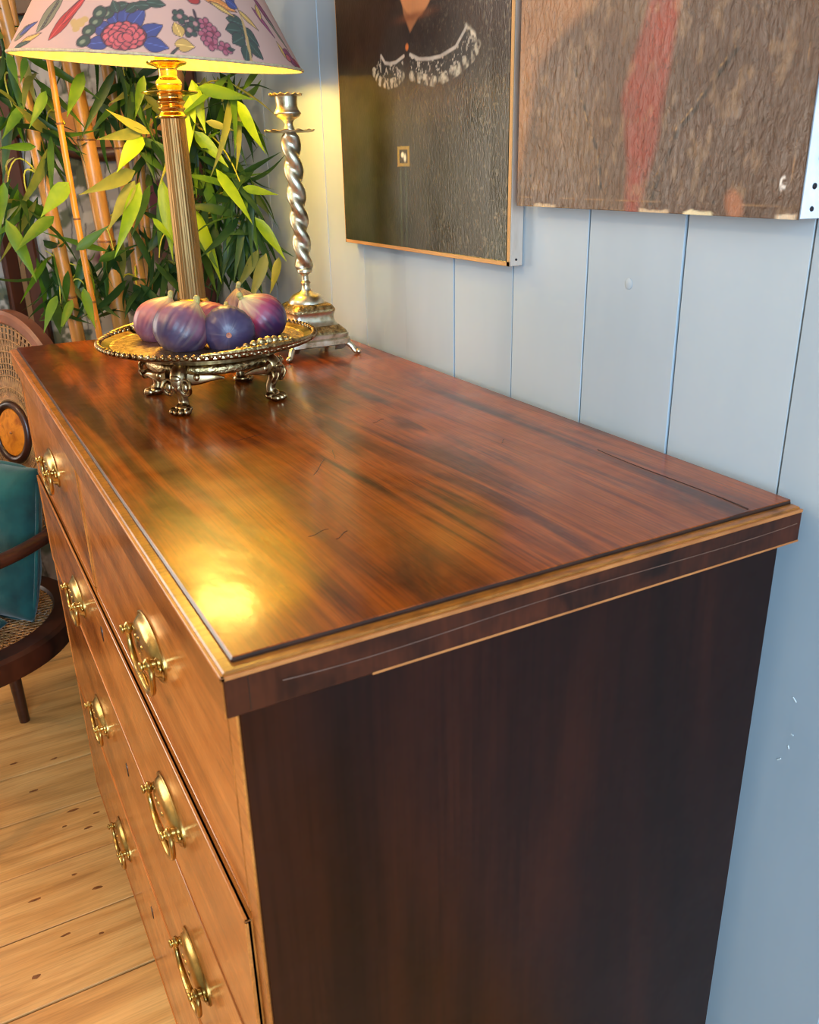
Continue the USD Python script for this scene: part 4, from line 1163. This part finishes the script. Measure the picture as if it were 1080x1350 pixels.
fig('fig', 'brownish fig half hidden behind the pale-tipped fig in the dish', (-0.262, 0.742, ZB + 0.0310), (-0.1, 0.1, 0.95), 0.0275, 0.0295, (138, 108, 70), (112, 78, 70), (82, 56, 76), 6)

# ================================================================== armchair with cane back, and its cushion
SCx = np.array([-0.735, 1.455])
FD = np.array([-0.8, -0.6])       # facing
SD = np.array([0.6, -0.8])        # its left hand side (towards the chest)
ac = thing('armchair', 'dark wooden armchair with oval cane back and round cane seat', 'armchair')


def cp(f_, s_, z):
    q = SCx + FD * f_ + SD * s_
    return np.array([q[0], q[1], z])


tq = np.linspace(0, 2 * PI, 73)[:-1]


def seat_r(t):
    return 0.238 * (1 + 0.03 * np.cos(2 * t))


def seat_ring(k, z):
    return np.array([cp(seat_r(a) * k * math.cos(a), seat_r(a) * k * math.sin(a), z) for a in tq])


def ring_solid(rings):
    n = len(rings[0])
    V = np.vstack(rings)
    i = np.arange(n)
    j = (i + 1) % n
    F = []
    m = len(rings)
    for a in range(m):
        b = (a + 1) % m
        F += [np.stack([a * n + i, a * n + j, b * n + j], 1), np.stack([a * n + i, b * n + j, b * n + i], 1)]
    t_ = trimesh.Trimesh(V, np.vstack(F), process=False)
    t_.fix_normals()
    return t_


obj('seat_rail', ring_solid([seat_ring(1.0, 0.385), seat_ring(1.03, 0.41), seat_ring(1.03, 0.434), seat_ring(1.0, 0.442), seat_ring(0.84, 0.444), seat_ring(0.81, 0.438), seat_ring(0.81, 0.385)]), M['chairwood'], ac, smooth=30)
strands = []
for ang in (0, PI / 2, PI / 4, -PI / 4):
    d = np.array([math.cos(ang), math.sin(ang)])
    n_ = np.array([-d[1], d[0]])
    st_ = 0.0125 if abs(ang) in (0, PI / 2) else 0.0125
    for k in range(-15, 16):
        o = k * st_
        if abs(o) > 0.19:
            continue
        hl = math.sqrt(0.197 ** 2 - o * o)
        a, b = o * n_ - hl * d, o * n_ + hl * d
        zo = 0.4395 + (0.0006 if abs(ang) == PI / 4 else 0)
        pts_ = np.array([cp(*(a + (b - a) * s), zo - 0.006 * math.sin(PI * s)) for s in np.linspace(0, 1, 5)])
        strands.append(tube(pts_, 0.0017, 4, flat=(1.0, 1.0)))
obj('cane_seat', cat_(*strands), M['cane'], ac, smooth=True, kind='stuff', label='woven cane seat')
# legs
for (f_, s_) in ((-0.225, -0.148), (-0.225, 0.148), (0.17, -0.16), (0.17, 0.16)):
    top = cp(f_ * 0.93, s_ * 0.93, 0.40)
    bot = cp(f_, s_, 0.0)
    pth = np.array([bot + (top - bot) * s for s in np.linspace(0, 1, 8)])
    obj('leg', tube(pth, np.linspace(0.013, 0.021, 8), 14), M['chairwood'], ac)
# oval back
BC = cp(-0.245, 0, 0.80)
up = np.array([0.10 * 0.8, 0.10 * 0.6, 1.0])
up /= np.linalg.norm(up)
side = np.array([SD[0], SD[1], 0])
nrm = np.cross(side, up)
nrm /= np.linalg.norm(nrm)
if nrm @ np.array([FD[0], FD[1], 0]) < 0:
    nrm = -nrm


def bp(a, b, o=0.0):
    return BC + np.multiply.outer(a, side) + np.multiply.outer(b, up) + np.multiply.outer(np.broadcast_to(o, np.shape(a)), nrm)


te = np.linspace(0, 2 * PI, 97)[:-1]
EA, EB = 0.192, 0.268


def oval(k, o, d=0.0):
    return bp((EA + d) * k * np.cos(te), (EB + d) * k * np.sin(te), np.full(96, o))


obj('back_frame', ring_solid([oval(1, 0.012, 0), oval(1, 0.016, -0.008), oval(1, 0.014, -0.024), oval(1, 0.008, -0.029), oval(1, -0.018, -0.029), oval(1, -0.018, 0)]), M['backwood'], ac, smooth=30)
weave = []
for k in range(13):
    s = (0.053 + (EA - 0.03 - 0.053) * (k + 0.5) / 13)
    sb = (0.068 + (EB - 0.03 - 0.068) * (k + 0.5) / 13)
    weave.append(tube(bp(s * np.cos(te), sb * np.sin(te), 0.001 * (-1) ** k), 0.0021, 4, closed=True))
for k in range(88):
    a = 2 * PI * k / 88
    for da in (-0.10, 0.10):
        P0 = bp(np.array([0.05 * math.cos(a)]), np.array([0.065 * math.sin(a)]))[0]
        P1 = bp(np.array([(EA - 0.026) * math.cos(a + da)]), np.array([(EB - 0.026) * math.sin(a + da)]))[0]
        weave.append(tube(np.array([P0, P1]), 0.0017, 4))
obj('cane_back', cat_(*weave), M['cane'], ac, smooth=True, kind='stuff', label='radiating woven cane back panel')
obj('medallion', ring_solid([bp(0.001 * np.cos(te), 0.001 * np.sin(te), np.full(96, 0.008)), bp(0.038 * np.cos(te), 0.052 * np.sin(te), np.full(96, 0.007)), bp(0.042 * np.cos(te), 0.056 * np.sin(te), np.full(96, 0.002)),
                             bp(0.042 * np.cos(te), 0.056 * np.sin(te), np.full(96, -0.006)), bp(0.001 * np.cos(te), 0.001 * np.sin(te), np.full(96, -0.006))]), M['medal'], ac, smooth=30, label='amber marquetry medallion')
obj('medallion_ring', tube(bp(0.0475 * np.cos(te), 0.0625 * np.sin(te), np.full(96, 0.004)), 0.0085, 10, closed=True), M['chairwood'], ac, smooth=True)
obj('medallion_stud', ball(bp(np.array([0.0]), np.array([0.0]), np.array([0.009]))[0], 0.003, 1), M['string'], ac)
for s in (-1, 1):
    P0 = bp(np.array([s * 0.10]), np.array([-0.225]), np.array([-0.004]))[0]
    P1 = cp(-0.215, s * 0.13, 0.43)
    obj('back_support', tube(np.array([P0, (P0 + P1) / 2, P1]), [0.014, 0.015, 0.017], 12), M['chairwood'], ac)
    A_ = bp(np.array([s * 0.185]), np.array([-0.10]), np.array([-0.004]))[0]
    armp = spline([A_, cp(-0.15, s * 0.225, 0.665), cp(-0.06, s * 0.238, 0.652), cp(0.05, s * 0.222, 0.642), cp(0.16, s * 0.195, 0.645), cp(0.205, s * 0.18, 0.640)], 30)
    obj('arm', tube(armp, np.interp(np.linspace(0, 1, 30), [0, 0.5, 1], [0.013, 0.0155, 0.018]), 14, flat=(1.0, 0.85)), M['chairwood'], ac, smooth=True)
    pst = spline([cp(0.195, s * 0.182, 0.635), cp(0.17, s * 0.172, 0.56), cp(0.165, s * 0.165, 0.48), cp(0.165, s * 0.165, 0.42)], 14)
    obj('arm_post', tube(pst, 0.013, 12), M['chairwood'], ac, smooth=True)

cu = thing('cushion', 'teal velvet cushion leaning in the cane armchair', 'cushion')


def cushion_mesh(hw, hh, th):
    def side_pts(sg):
        def fn(u_, v_):
            a, b = 2 * u_ - 1, 2 * v_ - 1
            pin = 1 - 0.05 * (a * a + b * b) + 0.05 * a * a * b * b
            hgt = th * np.power(np.clip((1 - a ** 4) * (1 - b ** 4), 0, 1), 0.55)
            wr = 0.010 * (nz(np.stack([a * 1.3 + 2 * b, b * 1.1 - a, 0 * a + sg], -1), 2.0, 5, 3) - 0.5) * 2 * (hgt / th)
            return np.stack([a * hw * pin, b * hh * pin, sg * (hgt + wr) + 0 * a], -1)
        return fn
    n = 46
    V1, F1 = grid_sheet(n, n, side_pts(1))
    V2, F2 = grid_sheet(n, n, side_pts(-1))
    m = trimesh.Trimesh(np.vstack([V1, V2]), np.vstack([F1, F2[:, ::-1] + len(V1)]), process=False)
    m.merge_vertices()
    return m


def frame_to(m, o, ex, ey, ez):
    m = m.copy()
    v = m.vertices
    m.vertices = o + v[:, :1] * ex + v[:, 1:2] * ey + v[:, 2:3] * ez
    m.fix_normals()
    return m


cup = np.array([0.26 * 0.8, 0.26 * 0.6, 1.0])
cup /= np.linalg.norm(cup)
cn_ = np.cross(np.array([SD[0], SD[1], 0]), cup)
cc = cp(-0.085, 0.012, 0.617)
obj('cover', frame_to(cushion_mesh(0.185, 0.172, 0.055), cc, np.array([SD[0], SD[1], 0]), cup, cn_), M['velvet'], cu, smooth=True)
th4 = np.linspace(0, 2 * PI, 121)[:-1]
sx_, sy_ = np.sign(np.cos(th4)) * np.abs(np.cos(th4)) ** 0.28, np.sign(np.sin(th4)) * np.abs(np.sin(th4)) ** 0.28
pipe = cc + np.outer(sx_ * 0.178, np.array([SD[0], SD[1], 0])) + np.outer(sy_ * 0.165, cup)
obj('piping', tube(pipe, 0.004, 8, closed=True), M['velvet'], cu, smooth=True)
th_ = thing('throw', 'folded teal velvet throw bunched on the cane seat below the cushion', 'throw')
obj('fold', frame_to(cushion_mesh(0.145, 0.055, 0.022), cp(0.045, 0.02, 0.472), np.array([SD[0], SD[1], 0]), np.array([FD[0], FD[1], 0.0]), np.array([0, 0, 1.0])), M['velvet'], th_, smooth=True)
obj('fold', frame_to(cushion_mesh(0.11, 0.035, 0.017), cp(0.075, 0.035, 0.508), np.array([SD[0], SD[1], 0.1]), np.array([FD[0], FD[1], -0.35]), np.array([0, 0, 1.0])), M['velvet'], th_, smooth=True)

# ================================================================== potted bamboo
pl = thing('potted_bamboo', 'tall leafy bamboo with honey-coloured canes growing behind the chest', 'plant')
PX, PY = -0.285, 1.455
obj('pot', moved(lathe(smooth_prof([(0.105, 0), (0.11, 0.02), (0.135, 0.2), (0.150, 0.36), (0.158, 0.375), (0.158, 0.395), (0.146, 0.40), (0.140, 0.37), (0.05, 0.36)], 4), 48), (PX, PY, 0)), M['pot'], pl)
obj('soil', moved(lathe([(0.139, 0.34), (0.139, 0.365), (0.07, 0.372), (0.001, 0.375)], 32), (PX, PY, 0)), M['soil'], pl)
CANES = [((-0.350, 1.420), (-0.429, 1.420, 1.460), 0.0150, 'canewarm', (0.95, 1.105, 1.335, 1.50)),
         ((-0.336, 1.360), (-0.370, 1.360, 1.522), 0.0068, 'caneorange', (0.9, 1.10, 1.255, 1.42)),
         ((-0.286, 1.450), (-0.327, 1.450, 1.528), 0.0190, 'canewarm', (0.85, 1.205, 1.395, 1.60)),
         ((-0.219, 1.500), (-0.257, 1.500, 1.530), 0.0145, 'canewarm', (0.8, 1.12, 1.38, 1.56)),
         ((-0.215, 1.530), (-0.200, 1.550, 1.491), 0.0120, 'canewarm', (0.9, 1.16, 1.40)),
         ((-0.335, 1.540), (-0.387, 1.550, 1.460), 0.0070, 'canewarm', (0.9, 1.2, 1.42)),
         ((-0.25, 1.40), (-0.13, 1.40, 1.50), 0.0085, 'canewarm', (0.9, 1.2, 1.42))]
for (bs, tp, r, mt, nodes_) in CANES:
    b = np.array([bs[0], bs[1], 0.35])
    t_ = np.array(tp)
    d = (t_ - b) / (t_[2] - b[2])
    zs = [0.35]
    rad = [r * 1.05]
    for nd in list(nodes_) + [1.86]:
        zs += [nd - 0.012, nd - 0.003, nd, nd + 0.004, nd + 0.012] if nd < 1.8 else [nd]
        k = 1 - 0.18 * (nd - 0.35) / 1.5
        rad += [r * k, r * k * 1.07, r * k * 1.10, r * k * 0.98, r * k] if nd < 1.8 else [r * k]
    zs = np.array(zs)
    bow = 0.010 * np.sin((zs - 0.35) * 3.0 + r * 300)
    P = b + np.outer(zs - 0.35, d) + np.outer(bow, [1, 0.3, 0])
    c_ = obj('cane', tube(P, rad, 16), M[mt], pl, smooth=40)
    for nd in nodes_:
        k = 1 - 0.18 * (nd - 0.35) / 1.5
        bw = 0.010 * math.sin((nd - 0.35) * 3.0 + r * 300)
        q = b + (nd - 0.35) * d + bw * np.array([1, 0.3, 0])
        obj('node_ring', moved(lathe([(r * k * 1.02, -0.0025), (r * k * 1.12, -0.001), (r * k * 1.12, 0.001), (r * k * 1.02, 0.0025)], 18), q), M['node'], c_)


def leaf_mesh(A, B, wd, roll, sag):
    A, B = np.asarray(A, float), np.asarray(B, float)
    d = B - A
    ln = np.linalg.norm(d)
    d /= ln
    s0 = np.cross(d, [0, 0, 1.0])
    if np.linalg.norm(s0) < 0.2:
        s0 = np.cross(d, [1.0, 0.2, 0])
    s0 /= np.linalg.norm(s0)
    n0 = np.cross(s0, d)
    s = s0 * math.cos(roll) + n0 * math.sin(roll)
    n_ = np.cross(s, d)
    t = np.linspace(0, 1, 8)
    wv = wd * 1.06 * np.sin(PI * np.clip(t, 0, 1) ** 0.58) ** 1.15
    wv[0], wv[-1] = 0.0006, 0.0003
    mid = A + np.outer(t * ln, d) + np.outer(sag * ln * np.sin(PI * t), n_)
    V = np.vstack([mid + np.outer(wv, s) + np.outer(wv * 0.25, n_), mid, mid - np.outer(wv, s) + np.outer(wv * 0.25, n_)])
    F = []
    for k in range(7):
        for o in (0, 8):
            F += [(o + k, o + k + 1, o + k + 9), (o + k, o + k + 9, o + k + 8)]
    return trimesh.Trimesh(V, np.array(F), process=False)


HERO = [((-0.246,1.270,1.404),(-0.326,1.260,1.392)),((-0.250,1.270,1.395),(-0.304,1.248,1.341)),((-0.236,1.270,1.400),(-0.305,1.255,1.436)),((-0.274,1.270,1.321),(-0.335,1.246,1.243)),((-0.266,1.270,1.318),(-0.329,1.245,1.201)),((-0.250,1.270,1.255),(-0.218,1.267,1.211)),((-0.225,1.270,1.324),(-0.222,1.269,1.188)),((-0.271,1.270,1.338),(-0.372,1.237,1.304)),((-0.427,1.330,1.382),(-0.485,1.320,1.380)),((-0.381,1.330,1.321),(-0.435,1.321,1.268)),((-0.416,1.330,1.263),(-0.490,1.290,1.213)),((-0.498,1.330,1.261),(-0.470,1.311,1.160)),((-0.447,1.330,1.530),(-0.443,1.297,1.484)),((-0.419,1.330,1.524),(-0.436,1.311,1.485)),((-0.155,1.270,1.463),(-0.178,1.244,1.363)),((-0.148,1.270,1.490),(-0.135,1.264,1.407)),((-0.155,1.270,1.404),(-0.107,1.245,1.345)),((-0.082,1.220,1.453),(-0.052,1.185,1.370)),((-0.090,1.270,1.468),(-0.076,1.249,1.395)),((-0.130,1.270,1.421),(-0.089,1.240,1.404)),((-0.134,1.220,1.338),(-0.087,1.193,1.247)),((-0.086,1.220,1.304),(-0.023,1.217,1.290)),((-0.067,1.220,1.250),(-0.026,1.190,1.175)),((-0.173,1.270,1.273),(-0.141,1.246,1.140)),((-0.050,1.220,1.182),(-0.095,1.208,1.095)),((-0.067,1.220,1.189),(-0.115,1.219,1.122)),((-0.024,1.220,1.173),(-0.059,1.185,1.115)),((-0.387,1.330,1.201),(-0.329,1.311,1.240)),((-0.434,1.330,1.121),(-0.469,1.301,1.057)),((-0.384,1.330,1.131),(-0.380,1.295,1.063)),((-0.408,1.330,1.111),(-0.441,1.301,1.061)),((-0.349,1.330,1.178),(-0.304,1.293,1.198)),((-0.490,1.330,1.324),(-0.512,1.314,1.249)),((-0.437,1.330,1.447),(-0.480,1.298,1.398)),((-0.395,1.330,1.472),(-0.432,1.312,1.416)),((-0.326,1.330,1.504),(-0.369,1.293,1.434)),((-0.175,1.270,1.234),(-0.148,1.235,1.164)),((-0.099,1.270,1.314),(-0.113,1.266,1.188)),((-0.142,1.270,1.328),(-0.132,1.265,1.232)),((-0.154,1.220,1.474),(-0.060,1.211,1.456)),((-0.180,1.270,1.490),(-0.204,1.231,1.431)),((-0.234,1.270,1.495),(-0.260,1.253,1.432))]
BRIGHT = {1, 4, 5, 6, 9, 14, 15, 16, 17, 21, 22, 23, 20}
OLIVE = {0, 2, 3, 7, 18, 19, 24, 25, 26}
nleaf = 0
for k, (A, B) in enumerate(HERO):
    B = tuple(np.add(A, 1.10 * np.subtract(B, A)))
    B = (min(B[0], 0.0), B[1], max(B[2], 1.058))
    mt = 'leafC' if k in BRIGHT else 'leafD' if k in OLIVE else 'leafA'
    ln = np.linalg.norm(np.subtract(B, A))
    wd = min(0.0125, 0.095 * ln + 0.001)
    if k in (1, 9):
        wd = 0.0145
    if k in (14, 15, 16, 6):
        wd = 0.0115
    # these leaves hang with their broad side turned towards the room
    cand = [leaf_mesh(A, B, wd, r_, 0.06 * math.sin(k * 2.1)) for r_ in np.linspace(0, PI, 9)[:-1]]
    face = [abs(float((m_.face_normals * m_.area_faces[:, None]).sum(0) @ np.array([-0.3, -0.95, 0.1]))) for m_ in cand]
    order = np.argsort(face)[::-1]
    obj('leaf', cand[order[k % 3 if k not in (14, 15, 16, 6) else 0]], M[mt], pl, smooth=True)
    nleaf += 1
CLUST = [(-0.422,1.420,1.552),(-0.407,1.420,1.491),(-0.442,1.420,1.440),(-0.395,1.420,1.401),(-0.476,1.420,1.323),(-0.443,1.420,1.282),(-0.430,1.420,1.197),(-0.378,1.420,1.165),(-0.418,1.420,1.094),(-0.358,1.420,1.104),(-0.234,1.420,1.507),(-0.201,1.420,1.481),(-0.140,1.420,1.496),(-0.301,1.420,1.189),(-0.214,1.420,1.386),(-0.195,1.420,1.301),(-0.142,1.340,1.410),(-0.088,1.340,1.490),(-0.083,1.250,1.484),(-0.077,1.250,1.446),(-0.118,1.340,1.356),(-0.093,1.340,1.341),(-0.080,1.250,1.313),(-0.075,1.250,1.298),(-0.114,1.340,1.257),(-0.082,1.250,1.244),(-0.074,1.250,1.228),(-0.137,1.340,1.195),(-0.101,1.340,1.187),(-0.212,1.420,1.169),(-0.266,1.420,1.112),
         (-0.44, 1.45, 1.60), (-0.30, 1.46, 1.62), (-0.2, 1.48, 1.62), (-0.12, 1.44, 1.60), (-0.10, 1.42, 1.40), (-0.11, 1.44, 1.30), (-0.46, 1.46, 1.50), (-0.40, 1.47, 1.46), (-0.34, 1.48, 1.12), (-0.40, 1.46, 1.14), (-0.27, 1.50, 1.46), (-0.17, 1.50, 1.40), (-0.24, 1.50, 1.24), (-0.16, 1.46, 1.24), (-0.30, 1.45, 1.08), (-0.22, 1.46, 1.52)]
rl = np.random.default_rng(23)
spare = []
for k, c in enumerate(CLUST):
    c = np.array(c)
    # twig from the nearest cane to the cluster
    best = None
    for (bs, tp, r, mt, nodes_) in CANES:
        b = np.array([bs[0], bs[1], 0.35])
        d = (np.array(tp) - b) / (tp[2] - 0.35)
        for nd in nodes_:
            q = b + (nd - 0.35) * d
            e = np.linalg.norm(q - c) + (0.2 if nd < c[2] - 0.15 else 0)
            if best is None or e < best[0]:
                best = (e, q)
    q = best[1]
    midp = (q + c) / 2 + [0, 0, 0.035]
    obj('twig', tube(spline([q, midp, c], 8), np.linspace(0.0022, 0.0012, 8), 6), M['twig'], pl, smooth=True)
    nl = 13 if c[0] > -0.16 else 10
    for i_ in range(nl):
        a = rl.uniform(0, 2 * PI)
        el = rl.uniform(-1.45, -0.35) if rl.random() < 0.85 else rl.uniform(-0.1, 0.5)
        ln = rl.uniform(0.085, 0.165)
        d = np.array([math.cos(a) * math.cos(el), math.sin(a) * math.cos(el), math.sin(el)])
        A = c + rl.uniform(-0.022, 0.022, 3)
        B = A + d * ln
        if B[0] > 0.006:
            B[0] = 0.006 - 0.3 * abs(B[0])
        if B[0] < -0.55 or B[2] < 1.06:
            B[2] = max(B[2], 1.06)
        if B[1] < 1.20 and B[0] > -0.47:
            B[1] = 1.20 + rl.uniform(0, 0.04)
        mt = ('leafA', 'leafB', 'leafB', 'leafD', 'leafB', 'leafA')[int(rl.integers(0, 6))]
        m_ = leaf_mesh(A, B, rl.uniform(0.0060, 0.0100), rl.uniform(0, PI), rl.uniform(-0.14, 0.14))
        if nleaf < 298:
            obj('leaf', m_, M[mt], pl, smooth=True)
            nleaf += 1
        else:
            spare.append(m_)
if spare:
    obj('foliage', cat_(*spare), M['leafB'], pl, smooth=True, kind='stuff')

# ================================================================== folding screen
fs = thing('folding_screen', 'dark wood folding screen with floral fabric panels behind the bamboo', 'folding screen')


def fabric_col(a, b):
    P = np.stack([a, b, 0 * a], -1)
    col = np.empty(a.shape + (3,))
    col[:] = lin(158, 152, 146)
    col = blend(col, lin(86, 82, 84), soft(np.abs(((a * 1.0 + 0.004 * np.sin(b * 50)) % 0.034) - 0.017) - 0.0016, 0.0012) * 0.85)
    big = nz(P, 13, 61, 3)
    col = blend(col, lin(84, 92, 72), np.clip((big - 0.53) * 14, 0, 1) * 0.9)
    sm = nz(P + 5, 34, 62, 3)
    col = blend(col, lin(186, 180, 172), np.clip((sm - 0.60) * 14, 0, 1) * 0.9)
    fl = nz(P + 9, 7.5, 63, 2)
    col = blend(col, lin(98, 58, 70), np.clip((fl - 0.66) * 18, 0, 1))
    col = blend(col, lin(60, 66, 58), np.clip((nz(P + 3, 42, 64, 2) - 0.66) * 12, 0, 1) * 0.8)
    return col


def screen_panel(P0, P1, ztop):
    P0, P1 = np.array(P0), np.array(P1)
    W = np.linalg.norm(P1 - P0)
    ex = (P1 - P0) / W
    nx = np.array([ex[1], -ex[0]])
    if nx[1] > 0:
        nx = -nx

    def to(m):
        v = m.vertices.copy()
        m = m.copy()
        m.vertices = np.column_stack([P0[0] + v[:, 0] * ex[0] + v[:, 1] * nx[0], P0[1] + v[:, 0] * ex[1] + v[:, 1] * nx[1], v[:, 2]])
        m.fix_normals()
        return m
    for a in ((0, 0.036), (W - 0.036, W)):
        obj('stile', to(bx(a[0], a[1], -0.014, 0.014, 0, ztop, 0.004)), M['screenwood'], fs, smooth=False)
    obj('bottom_rail', to(bx(0.036, W - 0.036, -0.012, 0.012, 0.1, 0.16, 0.003)), M['screenwood'], fs, smooth=False)
    obj('top_rail', to(bx(0.036, W - 0.036, -0.012, 0.012, ztop - 0.05, ztop, 0.003)), M['screenwood'], fs, smooth=False)
    s = np.linspace(0.03, W - 0.03, 30)
    k = (s - W / 2) / (W / 2)
    mid = np.stack([s, 0 * s, 1.375 + 0.085 * k ** 2], 1)
    obj('curved_rail', to(tube(mid, 0.017, 12, flat=(0.8, 1.0))), M['screenwood'], fs, smooth=True)
    # crescent of amber wood on the curved rail
    V = [(x, y, z) for y in (-0.004, 0.004) for x, z in zip(s[4:-4], mid[4:-4, 2])] + [(x, y, 1.375 + 0.105 * math.sqrt(max(0, 1 - ((x - W / 2) / (W * 0.37)) ** 2))) for y in (-0.004, 0.004) for x in s[4:-4]]
    n = len(s[4:-4])
    V = np.array(V)
    F = []
    for q in range(n - 1):
        a, b, c_, d = q, q + 1, 2 * n + q, 2 * n + q + 1
        F += [(a, b, d), (a, d, c_), (a + n, d + n, b + n), (a + n, c_ + n, d + n), (c_, d, d + n), (c_, d + n, c_ + n), (a, b + n, b), (a, a + n, b + n)]
    obj('amber_panel', to(trimesh.Trimesh(V, np.array(F), process=False)), M['amber'], fs, smooth=False, label='amber veneered panel above the curved rail')
    nu, nv = 150, 380
    V, F = grid_sheet(nu, nv, lambda u_, v_: np.stack([0.03 + (W - 0.06) * u_, -0.006 + 0.0008 * np.sin(u_ * 60), 0.15 + (ztop - 0.2) * v_], -1))
    col = fabric_col(V[:, 0] + P0[0], V[:, 2])
    m = trimesh.Trimesh(np.vstack([V, V + [0, -0.002, 0]]), np.vstack([F, F[:, ::-1] + len(V)]), process=False)
    v = m.vertices
    m.vertices = np.column_stack([P0[0] + v[:, 0] * ex[0] + v[:, 1] * nx[0], P0[1] + v[:, 0] * ex[1] + v[:, 1] * nx[1], v[:, 2]])
    obj('fabric_panel', m, M['fabric'], fs, col=np.vstack([col, col]), label='pale fabric printed with leaves and plum flowers')


screen_panel((-0.415, 1.975), (0.000, 1.745), 1.72)
screen_panel((-0.435, 1.978), (-0.855, 1.83), 1.72)

# ceiling lamp of the room (the warm light overhead)
cl = thing('pendant_lamp', 'round opal pendant lamp hanging from the ceiling', 'lamp', (-1.75, 0.75, 2.2))
obj('cord', tube(np.array([[0, 0, 0.13], [0, 0, 0.3]]), 0.004, 8), M['iron'], cl)
obj('cap', lathe([(0.03, 0.10), (0.04, 0.105), (0.03, 0.13), (0.01, 0.14)], 24), M['lampbrass'], cl)
